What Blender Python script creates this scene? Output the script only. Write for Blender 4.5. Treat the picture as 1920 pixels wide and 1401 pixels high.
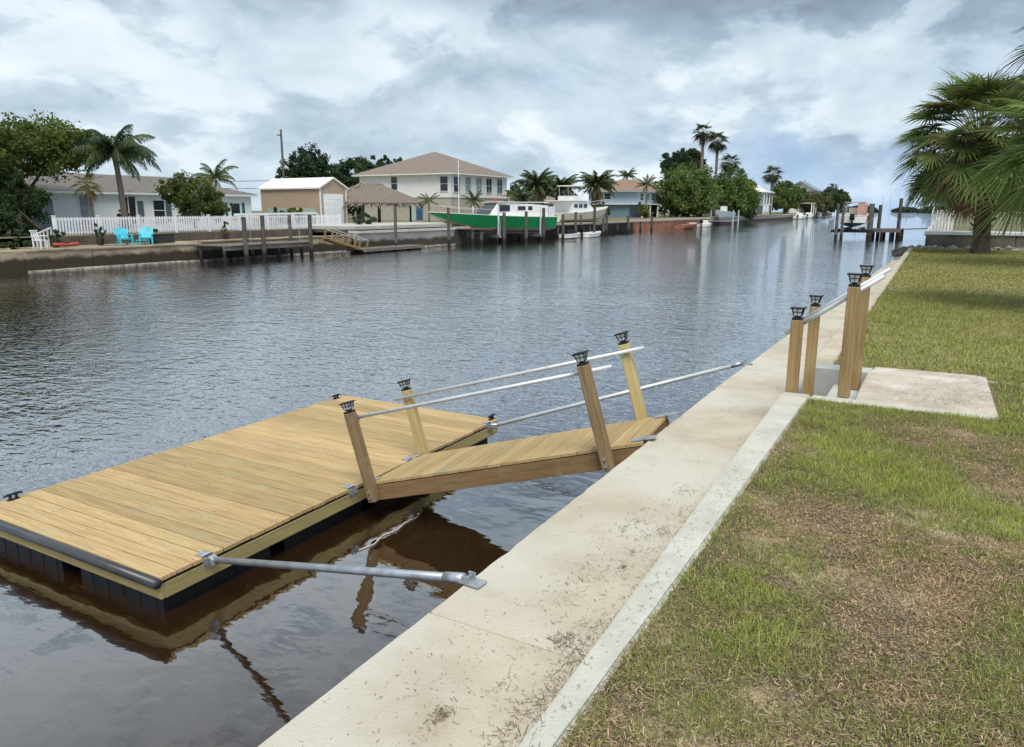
import bpy, bmesh, math, random
import numpy as np
from mathutils import Vector, Matrix
R = math.radians
PI = math.pi
for o in list(bpy.data.objects): bpy.data.objects.remove(o)
SC = bpy.context.scene
COL = SC.collection
random.seed(7)

# ------------------------------------------------------------------ camera
# world: Y runs along the canal, X to the right, z = 0 on top of the kerb, metres
cd = bpy.data.cameras.new('camera'); cam = bpy.data.objects.new('camera', cd); COL.objects.link(cam)
cam.location = (0, 0, 1.5)
cam.rotation_euler = (R(90 - 12.427), 0, R(29.528))
cd.sensor_width = 36; cd.lens = 26.25; cd.clip_start = 0.05; cd.clip_end = 12000
SC.camera = cam

# ------------------------------------------------------------------ sky and sun
SUN_EL, SUN_AZ = R(58), R(143)        # azimuth from +Y towards +X
wd = bpy.data.worlds.new('World'); SC.world = wd; wd.use_nodes = True
N = wd.node_tree.nodes; L = wd.node_tree.links; N.clear()
def wn(t, **k):
    n = N.new(t)
    for a, b in k.items(): setattr(n, a, b)
    return n
def wmath(op, a, b=None, c=None, clamp=False):
    n = wn('ShaderNodeMath', operation=op); n.use_clamp = clamp
    for i, v in enumerate((a, b, c)):
        if v is None: continue
        if isinstance(v, (int, float)): n.inputs[i].default_value = v
        else: L.new(v, n.inputs[i])
    return n.outputs[0]
def wramp(fac, stops, interp='EASE'):
    n = wn('ShaderNodeValToRGB'); r = n.color_ramp; r.interpolation = interp
    while len(r.elements) < len(stops): r.elements.new(.5)
    for e, (p, c) in zip(r.elements, stops): e.position = p; e.color = (*c, 1) if len(c) == 3 else c
    L.new(fac, n.inputs[0]); return n.outputs[0]
tc = wn('ShaderNodeTexCoord'); sep = wn('ShaderNodeSeparateXYZ'); L.new(tc.outputs['Generated'], sep.inputs[0])
zc = wmath('MAXIMUM', sep.outputs[2], 0.0); den = wmath('ADD', zc, 0.10)
px = wmath('DIVIDE', sep.outputs[0], den); py = wmath('DIVIDE', sep.outputs[1], den)
cmb = wn('ShaderNodeCombineXYZ'); L.new(px, cmb.inputs[0]); L.new(py, cmb.inputs[1])
def wnoise(scale, detail, rough, off, dist=0.0, src=None):
    m = wn('ShaderNodeMapping'); m.inputs['Location'].default_value = off; L.new(src or cmb.outputs[0], m.inputs[0])
    n = wn('ShaderNodeTexNoise'); n.inputs['Scale'].default_value = scale; n.inputs['Detail'].default_value = detail
    n.inputs['Roughness'].default_value = rough; n.inputs['Distortion'].default_value = dist
    L.new(m.outputs[0], n.inputs['Vector']); return n.outputs[0]
sv = wn('ShaderNodeVectorMath', operation='MULTIPLY'); L.new(tc.outputs['Generated'], sv.inputs[0]); sv.inputs[1].default_value = (1, 1, 2.0)
def dnoise(scale, off, detail=10, rough=.56, dist=.35): return wnoise(scale, detail, rough, off, dist, sv.outputs[0])
c0 = dnoise(3.4, (17.9, .7, 1.1)); c1 = dnoise(3.4, (17.9, .7, 1.1 + .11)); f0 = dnoise(9, (7.1, 3.3, .4)); f1 = dnoise(9, (7.1, 3.3, .4 + .06))
relief = wmath('ADD', wmath('MULTIPLY', wmath('SUBTRACT', c0, c1), .62), wmath('MULTIPLY', wmath('SUBTRACT', f0, f1), .38))
big = dnoise(1.5, (12.7, 6.3, 9.0), 6); mid = dnoise(2.4, (.4, 4.4, 3.0), 8)
# a heavy grey bank lies towards the canal mouth and climbs out of the picture
bz = wmath('SUBTRACT', sep.outputs[2], wmath('MULTIPLY', wmath('MAXIMUM', wmath('SUBTRACT', sep.outputs[2], .32), 0.0), 2.4))  # bank thinned above the view so the unseen sky gives brighter light and reflections
bank = wmath('ADD', wmath('MULTIPLY', sep.outputs[0], .45), wmath('MULTIPLY', bz, 2.9))
bank = wmath('ADD', bank, wmath('MULTIPLY', wmath('SUBTRACT', big, .5), .55))
bank = wmath('ADD', bank, wmath('MULTIPLY', wmath('SUBTRACT', c0, .5), .6))
bankm = wramp(bank, [(.30, (0, 0, 0)), (.62, (1, 1, 1))])
sh = wmath('ADD', wmath('ADD', relief, .56), wmath('MULTIPLY', wmath('SUBTRACT', mid, .5), .38))
puff = wmath('ADD', c0, wmath('MULTIPLY', wmath('SUBTRACT', f0, .5), .42))
puffm = wramp(puff, [(.47, (0, 0, 0)), (.545, (1, 1, 1)), (.66, (.45, .45, .45))])
sh = wmath('ADD', sh, wmath('MULTIPLY', wmath('SUBTRACT', puffm, .5), .12))
sh = wmath('SUBTRACT', sh, wmath('MULTIPLY', bankm, .30))
ccol = wramp(sh, [(.16, (.185, .24, .295)), (.32, (.285, .36, .425)), (.47, (.435, .525, .59)), (.62, (.565, .645, .695)), (.80, (.71, .75, .775))], 'LINEAR')
cov = wramp(wmath('ADD', c0, wmath('ADD', wmath('MULTIPLY', zc, .8), wmath('MULTIPLY', sep.outputs[0], -.34))), [(.46, (0, 0, 0)), (.68, (1, 1, 1))])
covf = wmath('ADD', wmath('MULTIPLY', cov, .52), .44, clamp=True)
sky = wn('ShaderNodeTexSky', sky_type='NISHITA'); sky.sun_disc = False
sky.sun_elevation = SUN_EL; sky.sun_rotation = SUN_AZ; sky.air_density = 1.0; sky.dust_density = .15; sky.ozone_density = 2.5
# clear air between the clouds: the blue of the sky some way up, drawn down towards the horizon haze
hz = wn('ShaderNodeCombineXYZ'); L.new(sep.outputs[0], hz.inputs[0]); L.new(sep.outputs[1], hz.inputs[1]); L.new(wmath('ADD', wmath('MULTIPLY', sep.outputs[2], .8), .30), hz.inputs[2]); L.new(hz.outputs[0], sky.inputs['Vector'])
bg1 = wn('ShaderNodeBackground'); bg1.inputs[1].default_value = .16
tint = wn('ShaderNodeMix', data_type='RGBA', blend_type='MULTIPLY'); tint.inputs[0].default_value = 1; tint.inputs[7].default_value = (1.05, .98, .88, 1); L.new(sky.outputs[0], tint.inputs[6]); L.new(tint.outputs[2], bg1.inputs[0])
bg2 = wn('ShaderNodeBackground'); bg2.inputs[1].default_value = 1.0; L.new(ccol, bg2.inputs[0])
mx = wn('ShaderNodeMixShader'); L.new(covf, mx.inputs[0]); L.new(bg1.outputs[0], mx.inputs[1]); L.new(bg2.outputs[0], mx.inputs[2])
wo = wn('ShaderNodeOutputWorld'); L.new(mx.outputs[0], wo.inputs[0])

sl = bpy.data.lights.new('sun', 'SUN'); sl.energy = 2.2; sl.angle = R(30); sl.color = (1, .95, .87)
so = bpy.data.objects.new('sun', sl); COL.objects.link(so)
sd = Vector((math.sin(SUN_AZ) * math.cos(SUN_EL), math.cos(SUN_AZ) * math.cos(SUN_EL), math.sin(SUN_EL)))
so.rotation_euler = (-sd).to_track_quat('-Z', 'Y').to_euler()
VS = SC.view_settings; VS.view_transform = 'Standard'; VS.look = 'None'; VS.exposure = 0.5; VS.gamma = 1.0; VS.use_curve_mapping = False

# ------------------------------------------------------------------ helpers: materials
MATS = {}
def mat(name, c1, c2=None, scale=4.0, rough=.7, bump=0.0, bscale=30.0, metal=0.0, spec=.3, spk=None, detail=5, stretch=None, rnd=0.0, lo=.35, hi=.65, c3=None, s3=1.2, l3=.55, h3=.7, tide=None):
    """procedural surface: two tones mixed by noise, optional third tone in blotches, optional fine relief, optional per-object tone"""
    if name in MATS: return MATS[name]
    m = bpy.data.materials.new(name); m.use_nodes = True; t = m.node_tree; n = t.nodes; l = t.links
    b = n['Principled BSDF']; b.inputs['Roughness'].default_value = rough; b.inputs['Metallic'].default_value = metal
    b.inputs['Specular IOR Level'].default_value = spec
    tcn = n.new('ShaderNodeTexCoord'); vec = tcn.outputs['Object']
    oi = n.new('ShaderNodeObjectInfo')
    va = n.new('ShaderNodeVectorMath'); va.operation = 'SCALE'; va.inputs[0].default_value = (37, 53, 71); l.new(oi.outputs['Random'], va.inputs['Scale'])
    vb = n.new('ShaderNodeVectorMath'); vb.operation = 'ADD'; l.new(vec, vb.inputs[0]); l.new(va.outputs[0], vb.inputs[1])
    vec = vb.outputs[0]
    mp = n.new('ShaderNodeMapping'); l.new(vec, mp.inputs[0])
    if stretch: mp.inputs['Scale'].default_value = stretch
    def noise(s, d=detail, src=None):
        q = n.new('ShaderNodeTexNoise'); q.inputs['Scale'].default_value = s; q.inputs['Detail'].default_value = d
        q.inputs['Roughness'].default_value = .6; l.new(src or mp.outputs[0], q.inputs['Vector']); return q.outputs[0]
    def ramp(f, a, c):
        q = n.new('ShaderNodeMapRange'); q.interpolation_type = 'SMOOTHSTEP'; q.inputs[1].default_value = a; q.inputs[2].default_value = c; l.new(f, q.inputs[0]); return q.outputs[0]
    def mix(f, a, c, bt='MIX'):
        q = n.new('ShaderNodeMix'); q.data_type = 'RGBA'; q.blend_type = bt
        for v, s in ((f, 0), (a, 6), (c, 7)):
            if isinstance(v, (int, float)): q.inputs[s].default_value = v
            elif isinstance(v, tuple): q.inputs[s].default_value = (*v, 1)
            else: l.new(v, q.inputs[s])
        return q.outputs[2]
    c2 = c2 or tuple(x * .8 for x in c1)
    col = mix(ramp(noise(scale), lo, hi), c1, c2)
    if c3: col = mix(ramp(noise(s3, 4, vec), l3, h3), col, c3)
    if spk: col = mix(ramp(noise(spk[0], 3, vec), spk[1], spk[1] + .06), col, spk[2])
    if tide:                                    # growth and stain below the high-water mark
        ge = n.new('ShaderNodeNewGeometry'); sx = n.new('ShaderNodeSeparateXYZ'); l.new(ge.outputs['Position'], sx.inputs[0])
        ad = n.new('ShaderNodeMath'); ad.operation = 'MULTIPLY_ADD'; l.new(noise(1.3, 5, ge.outputs['Position']), ad.inputs[0]); ad.inputs[1].default_value = .55; l.new(sx.outputs[2], ad.inputs[2])
        q = n.new('ShaderNodeMapRange'); q.interpolation_type = 'SMOOTHSTEP'; q.inputs[1].default_value = tide[0] + .20; q.inputs[2].default_value = tide[0] + .46; q.inputs[3].default_value = 1; q.inputs[4].default_value = 0; l.new(ad.outputs[0], q.inputs[0])
        col = mix(q.outputs[0], col, tide[1])
    if rnd:
        q = n.new('ShaderNodeMapRange'); q.inputs[3].default_value = 1 - rnd; q.inputs[4].default_value = 1 + rnd; l.new(oi.outputs['Random'], q.inputs[0])
        g = n.new('ShaderNodeVectorMath'); g.operation = 'SCALE'; l.new(col, g.inputs[0]); l.new(q.outputs[0], g.inputs['Scale']); col = g.outputs[0]
    l.new(col, b.inputs['Base Color'])
    if bump:
        bn = n.new('ShaderNodeBump'); bn.inputs['Strength'].default_value = bump; bn.inputs['Distance'].default_value = .02
        l.new(noise(bscale, 6), bn.inputs['Height']); l.new(bn.outputs[0], b.inputs['Normal'])
    MATS[name] = m; return m
def colmat(name, rough=.6, trans=.25, spec=.2):
    """leaves and blades: colour comes from the mesh attribute 'tone'"""
    if name in MATS: return MATS[name]
    m = bpy.data.materials.new(name); m.use_nodes = True; t = m.node_tree; n = t.nodes; l = t.links
    b = n['Principled BSDF']; b.inputs['Roughness'].default_value = rough; b.inputs['Specular IOR Level'].default_value = spec
    a = n.new('ShaderNodeAttribute'); a.attribute_name = 'tone'; l.new(a.outputs['Color'], b.inputs['Base Color'])
    tr = n.new('ShaderNodeBsdfTranslucent'); l.new(a.outputs['Color'], tr.inputs[0])
    mxs = n.new('ShaderNodeMixShader'); mxs.inputs[0].default_value = trans
    l.new(b.outputs[0], mxs.inputs[1]); l.new(tr.outputs[0], mxs.inputs[2]); l.new(mxs.outputs[0], n['Material Output'].inputs[0])
    MATS[name] = m; return m

# ------------------------------------------------------------------ helpers: meshes
class MB:
    def __init__(s): s.v = []; s.f = []
    def add(s, vs, fs):
        k = len(s.v); s.v += [tuple(x) for x in vs]; s.f += [tuple(i + k for i in f) for f in fs]; return s
    def box(s, x0, x1, y0, y1, z0, z1, M=None):
        vs = [Vector((x, y, z)) for z in (z0, z1) for x, y in ((x0, y0), (x1, y0), (x1, y1), (x0, y1))]
        if M: vs = [M @ v for v in vs]
        return s.add(vs, [(3, 2, 1, 0), (4, 5, 6, 7), (0, 1, 5, 4), (1, 2, 6, 5), (2, 3, 7, 6), (3, 0, 4, 7)])
    def bar(s, a, b, w, h=None, up=(0, 0, 1)):
        """square bar from a to b, w wide and h deep"""
        a = Vector(a); b = Vector(b); d = (b - a).normalized(); u = Vector(up)
        if abs(d.dot(u)) > .98: u = Vector((1, 0, 0))
        r = d.cross(u).normalized(); u = r.cross(d); h = h or w
        M = Matrix((r, d, u)).transposed().to_4x4(); M.translation = a
        return s.box(-w / 2, w / 2, 0, (b - a).length, -h / 2, h / 2, M)
    def prism(s, poly, z0, z1):
        n = len(poly); z0s = z0 if isinstance(z0, (list, tuple)) else [z0] * n; z1s = z1 if isinstance(z1, (list, tuple)) else [z1] * n
        vs = [(x, y, z) for (x, y), z in zip(poly, z0s)] + [(x, y, z) for (x, y), z in zip(poly, z1s)]
        return s.add(vs, [tuple(range(n - 1, -1, -1)), tuple(range(n, 2 * n))] + [(i, (i + 1) % n, n + (i + 1) % n, n + i) for i in range(n)])
    def tube(s, pts, r, n=8, caps=True):
        pts = [Vector(p) for p in pts]; rs = r if isinstance(r, (list, tuple)) else [r] * len(pts); vs = []; fs = []
        ref = None
        for i, p in enumerate(pts):
            d = (pts[min(i + 1, len(pts) - 1)] - pts[max(i - 1, 0)]).normalized()
            if ref is None: ref = Vector((0, 0, 1)) if abs(d.z) < .9 else Vector((1, 0, 0))
            a = d.cross(ref).normalized(); b = a.cross(d).normalized(); ref = b
            vs += [p + (a * math.cos(2 * PI * k / n) + b * math.sin(2 * PI * k / n)) * rs[i] for k in range(n)]
        for i in range(len(pts) - 1):
            fs += [(i * n + k, i * n + (k + 1) % n, (i + 1) * n + (k + 1) % n, (i + 1) * n + k) for k in range(n)]
        if caps: fs += [tuple(range(n - 1, -1, -1)), tuple(range(len(vs) - n, len(vs)))]
        return s.add(vs, fs)
    def loft(s, secs, closed=True, caps=True):
        n = len(secs[0]); vs = [p for q in secs for p in q]; fs = []
        for i in range(len(secs) - 1):
            for k in range(n if closed else n - 1):
                fs.append((i * n + k, i * n + (k + 1) % n, (i + 1) * n + (k + 1) % n, (i + 1) * n + k))
        if caps: fs += [tuple(range(n - 1, -1, -1)), tuple(range(len(vs) - n, len(vs)))]
        return s.add(vs, fs)
    def mesh(s, name, bevel=0, smooth=False, bseg=1):
        me = bpy.data.meshes.new(name); me.from_pydata(s.v, [], s.f)
        bm = bmesh.new(); bm.from_mesh(me); bmesh.ops.recalc_face_normals(bm, faces=bm.faces)
        bm.normal_update()
        if all(f.normal.z < -.99 for f in bm.faces): bmesh.ops.reverse_faces(bm, faces=bm.faces)   # open sheets face up
        if bevel:
            es = [e for e in bm.edges if len(e.link_faces) == 2 and e.calc_face_angle() > .5]
            bmesh.ops.bevel(bm, geom=es, offset=bevel, segments=bseg, affect='EDGES', clamp_overlap=True)
        bm.to_mesh(me); bm.free()
        if smooth:
            for p in me.polygons: p.use_smooth = True
        return me
    def build(s, name, m, parent=None, bevel=0, smooth=False, loc=None, rot=None, bseg=1):
        return put(name, s.mesh(name, bevel, smooth, bseg), m, parent, loc, rot)
def put(name, me, m, parent=None, loc=None, rot=None):
    o = bpy.data.objects.new(name, me); COL.objects.link(o)
    if m and not me.materials: me.materials.append(m)
    if parent: o.parent = parent
    if loc: o.location = loc
    if rot: o.rotation_euler = rot
    return o
def tag(o, label=None, cat=None, group=None, kind=None):
    if label: o['label'] = label
    if cat: o['category'] = cat
    if group: o['group'] = group
    if kind: o['kind'] = kind
    return o
def thing(name, label, cat, loc=(0, 0, 0), rot=(0, 0, 0), group=None):
    o = bpy.data.objects.new(name, None); COL.objects.link(o); o.empty_display_size = .2
    o.location = loc; o.rotation_euler = rot
    return tag(o, label, cat, group)
def copy_tree(o, parent=None):
    c = o.copy(); COL.objects.link(c); c.parent = parent
    for ch in list(o.children): copy_tree(ch, c)
    return c
def fast(name, V, F, tone=None, mt=None, parent=None):
    """big meshes from numpy arrays: V (n,3), F (m,k)"""
    me = bpy.data.meshes.new(name); V = np.ascontiguousarray(V, dtype=np.float32); F = np.ascontiguousarray(F, dtype=np.int32)
    k = F.shape[1]; me.vertices.add(len(V)); me.vertices.foreach_set('co', V.ravel())
    me.loops.add(F.size); me.loops.foreach_set('vertex_index', F.ravel())
    me.polygons.add(len(F)); me.polygons.foreach_set('loop_start', np.arange(0, F.size, k, dtype=np.int32))
    if tone is not None:
        a = me.attributes.new('tone', 'FLOAT_COLOR', 'POINT'); c = np.ones((len(V), 4), np.float32); c[:, :3] = tone; a.data.foreach_set('color', c.ravel())
    me.update(calc_edges=True)
    return put(name, me, mt, parent)
def vnoise(x, y, seed=0, octs=4):
    """smooth value noise in numpy, 0..1"""
    out = 0; amp = 1; tot = 0
    for o in range(octs):
        xi = np.floor(x).astype(np.int64); yi = np.floor(y).astype(np.int64); fx = x - xi; fy = y - yi
        fx = fx * fx * (3 - 2 * fx); fy = fy * fy * (3 - 2 * fy)
        def h(a, b):
            q = (a * 374761393 + b * 668265263 + (seed + o) * 982451653) & 0x7fffffff
            q = ((q ^ (q >> 13)) * 1274126177) & 0x7fffffff
            return (q & 0xffff) / 65535.0
        v = (h(xi, yi) * (1 - fx) + h(xi + 1, yi) * fx) * (1 - fy) + (h(xi, yi + 1) * (1 - fx) + h(xi + 1, yi + 1) * fx) * fy
        out = out + v * amp; tot += amp; amp *= .5; x = x * 2.03 + 11; y = y * 2.03 + 7
    return out / tot

# ------------------------------------------------------------------ materials
W = -1.43                                      # water level
def wood(name, c1, c2, c3, axis=0, rnd=.1, sc=1.0, tide=None):
    st = [22, 22, 22]; st[axis] = 1.1
    return mat(name, c1, c2, scale=2.2 * sc, stretch=tuple(st), rough=.75, bump=.25, bscale=5, rnd=rnd, lo=.3, hi=.72, c3=c3, s3=2.2, l3=.52, h3=.75, spec=.2, tide=tide, spk=(13, .735, tuple(x * .42 for x in c2)))
M_DECK = wood('deck pine', (.51, .375, .19), (.36, .24, .115), (.43, .355, .20), 0, .17)
M_DECKY = wood('gangway pine', (.46, .335, .165), (.345, .235, .11), (.37, .31, .165), 0, .13)
M_FASC = wood('rim board pine', (.36, .29, .13), (.26, .20, .09), (.26, .25, .11), 0, .08)
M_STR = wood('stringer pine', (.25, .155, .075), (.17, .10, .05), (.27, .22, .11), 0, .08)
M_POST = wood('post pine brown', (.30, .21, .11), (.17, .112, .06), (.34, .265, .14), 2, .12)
M_POSTS = wood('stair post pine', (.38, .265, .125), (.24, .155, .07), (.40, .31, .155), 2, .10)
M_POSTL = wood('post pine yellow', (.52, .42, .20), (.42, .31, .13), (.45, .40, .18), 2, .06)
M_PILE = wood('piling weathered', (.11, .10, .085), (.055, .05, .042), (.16, .15, .13), 2, .25, tide=(-1.0, (.022, .02, .016)))
M_GREYWOOD = wood('weathered planks', (.20, .175, .15), (.12, .10, .085), (.25, .22, .19), 0, .15)
M_CAP = mat('cap concrete', (.53, .47, .375), (.44, .38, .295), scale=2.3, rough=.88, bump=.5, bscale=70, detail=9, c3=(.55, .515, .44), s3=.8, l3=.42, h3=.62, spk=(26, .66, (.33, .265, .19)))
M_KERB = mat('kerb concrete', (.575, .555, .485), (.47, .45, .385), scale=3.2, rough=.88, bump=.5, bscale=80, detail=9, c3=(.60, .59, .53), s3=1.6, spk=(30, .66, (.33, .30, .24)))
M_KERBD = mat('kerb concrete weathered', (.55, .48, .38), (.44, .37, .28), scale=2.2, rough=.88, bump=.35, bscale=90)
M_STEP = mat('step concrete', (.50, .51, .48), (.42, .43, .41), scale=3, rough=.85, bump=.2, bscale=80)
M_PAD = mat('pad concrete', (.56, .49, .41), (.44, .37, .29), scale=2.4, rough=.88, bump=.4, bscale=70, c3=(.62, .57, .50), s3=2.6, l3=.5, h3=.65)
M_WALLF = mat('seawall face', (.20, .165, .12), (.10, .08, .055), scale=1.5, rough=.9, bump=.4, bscale=25, tide=(-.9, (.04, .03, .02)))
M_GALV = mat('galvanised steel', (.55, .57, .60), (.42, .44, .47), scale=14, rough=.38, metal=.75, bump=.05, bscale=60, spec=.5)
M_GALVD = mat('galvanised pipe', (.42, .45, .49), (.30, .33, .37), scale=10, rough=.42, metal=.7, spec=.5)
M_ALU = mat('pale rail tube', (.66, .67, .68), (.56, .57, .58), scale=8, rough=.4, metal=.35, spec=.5)
M_BLACK = mat('black plastic', (.007, .008, .011), (.004, .0045, .006), scale=4, rough=.5, bump=.1, bscale=20)
M_BLKM = mat('black metal', (.02, .02, .021), (.012, .012, .013), scale=6, rough=.5)
M_RUB = mat('rubber bumper', (.055, .058, .066), (.035, .037, .042), scale=3, rough=.33, spec=.5)
M_PANEL = mat('lantern panel', (.70, .72, .72), (.60, .62, .62), scale=6, rough=.25, spec=.5)
M_SOLAR = mat('solar cell', (.015, .018, .03), (.008, .01, .02), scale=20, rough=.2, spec=.6)
M_WHITE = mat('white paint', (.78, .79, .78), (.70, .71, .70), scale=3, rough=.55)
M_FENCE = mat('white fence paint', (.80, .80, .82), (.72, .72, .74), scale=3, rough=.5, rnd=.05)
M_GLASS = mat('dark glass', (.025, .03, .036), (.015, .018, .022), scale=2, rough=.08, spec=.6)
M_GLASSL = mat('curtained glass', (.30, .35, .37), (.22, .26, .28), scale=2, rough=.15, spec=.5)
M_SID = mat('pale siding', (.82, .84, .82), (.77, .79, .77), scale=2, stretch=(1, 1, 9), rough=.7, bump=.2, bscale=6)
M_SHING = mat('grey brown shingles', (.20, .18, .16), (.13, .115, .105), scale=6, rough=.9, bump=.5, bscale=25)
M_SHINGB = mat('tan shingles', (.25, .20, .165), (.19, .15, .125), scale=5, rough=.9, bump=.4, bscale=22)
M_SHINGO = mat('orange shingles', (.29, .195, .13), (.22, .145, .10), scale=5, rough=.9, bump=.4, bscale=20)
M_CREAM = mat('cream stucco', (.82, .80, .745), (.76, .74, .685), scale=1.5, rough=.85, bump=.15, bscale=60)
M_TAN = mat('tan stucco', (.46, .41, .34), (.40, .355, .29), scale=1.5, rough=.85, bump=.15, bscale=60)
M_SHED = mat('tan metal siding', (.43, .325, .235), (.38, .28, .20), scale=2, stretch=(1, 1, 6), rough=.6, bump=.1, bscale=8)
M_ROOFW = mat('white metal roof', (.80, .77, .71), (.72, .69, .63), scale=2, rough=.45, stretch=(1, 6, 1))
M_THATCH = mat('palm thatch', (.25, .205, .165), (.15, .12, .098), scale=6, stretch=(3, 3, .7), rough=.95, bump=.8, bscale=14)
M_BLUE = mat('pale blue siding', (.40, .50, .56), (.34, .43, .49), scale=2, rough=.7)
M_DOORB = mat('blue door paint', (.045, .11, .22), (.035, .09, .18), scale=2, rough=.5)
M_TURQ = mat('turquoise plastic', (.075, .52, .62), (.055, .43, .53), scale=3, rough=.45, rnd=.05)
M_GREEN = mat('green gelcoat', (.004, .20, .06), (.003, .165, .05), scale=1.2, rough=.22, spec=.5)
M_GEL = mat('white gelcoat', (.78, .78, .74), (.70, .70, .66), scale=1.5, rough=.3, spec=.5)
M_GELC = mat('cream gelcoat', (.70, .63, .48), (.63, .56, .42), scale=1.5, rough=.35, spec=.5)
M_BOTT = mat('hull bottom paint', (.46, .42, .37), (.33, .30, .26), scale=2, rough=.7)
M_NAVY = mat('navy bottom paint', (.012, .014, .025), (.008, .009, .016), scale=2, rough=.6)
M_RED = mat('red plastic', (.42, .075, .05), (.34, .055, .04), scale=3, rough=.45)
M_PINK = mat('faded red canvas', (.50, .30, .27), (.42, .24, .22), scale=3, rough=.8)
M_BARK = mat('bark', (.16, .125, .095), (.085, .065, .048), scale=6, stretch=(3, 3, .8), rough=.95, bump=.7, bscale=14)
M_PBARK = mat('palm bark', (.24, .205, .17), (.15, .125, .10), scale=5, stretch=(1, 1, 7), rough=.95, bump=.6, bscale=10)
M_BOOT = mat('palm leaf bases', (.15, .105, .075), (.08, .056, .04), scale=7, rough=.95, bump=.8, bscale=14)
M_LEAF = colmat('leaves', .55, .33)
M_BLADE = colmat('grass blades', .7, .30, .1)
M_LITTER = colmat('dry clippings', .85, .1, .1)
M_SOIL = mat('lawn soil', (.21, .155, .105), (.12, .088, .058), scale=9, rough=.95, bump=.9, bscale=60, c3=(.50, .40, .27), s3=1.5, l3=.50, h3=.66)
M_LAND = mat('far lawn', (.11, .125, .055), (.19, .165, .10), scale=.35, rough=.95, bump=.5, bscale=8, c3=(.24, .20, .14), s3=.15)
M_SAND = mat('pale gravel yard', (.42, .37, .30), (.33, .29, .23), scale=1.2, rough=.95, bump=.5, bscale=20)
M_WALLB = mat('stained far seawall', (.40, .325, .225), (.25, .195, .13), scale=.55, stretch=(1, 1, 3), rough=.9, bump=.4, bscale=10, c3=(.13, .10, .07), s3=.5, l3=.5, h3=.68, tide=(-.85, (.045, .034, .022)))
M_WALLG = mat('grey far seawall', (.36, .34, .31), (.25, .235, .21), scale=.6, stretch=(1, 1, 3), rough=.9, bump=.3, bscale=10, tide=(-.8, (.06, .048, .034)))
M_WALLD = mat('seawall darkened for shade', (.085, .075, .062), (.05, .043, .035), scale=.8, rough=.85, bump=.3, bscale=10)  # shadow behind the lifted green boat is put into this dark wall colour
M_RUST = mat('rust red bulkhead', (.30, .135, .085), (.20, .085, .055), scale=.6, rough=.9, bump=.3, bscale=8)
M_ROCK = mat('rubble rock', (.30, .27, .23), (.14, .125, .105), scale=7, rough=.95, bump=.6, bscale=10, rnd=.3)
M_PLANT = mat('dark planter', (.05, .048, .045), (.03, .03, .028), scale=5, rough=.8)
M_ROPE = mat('pale rope', (.55, .52, .46), (.42, .39, .34), scale=40, rough=.9)

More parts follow.
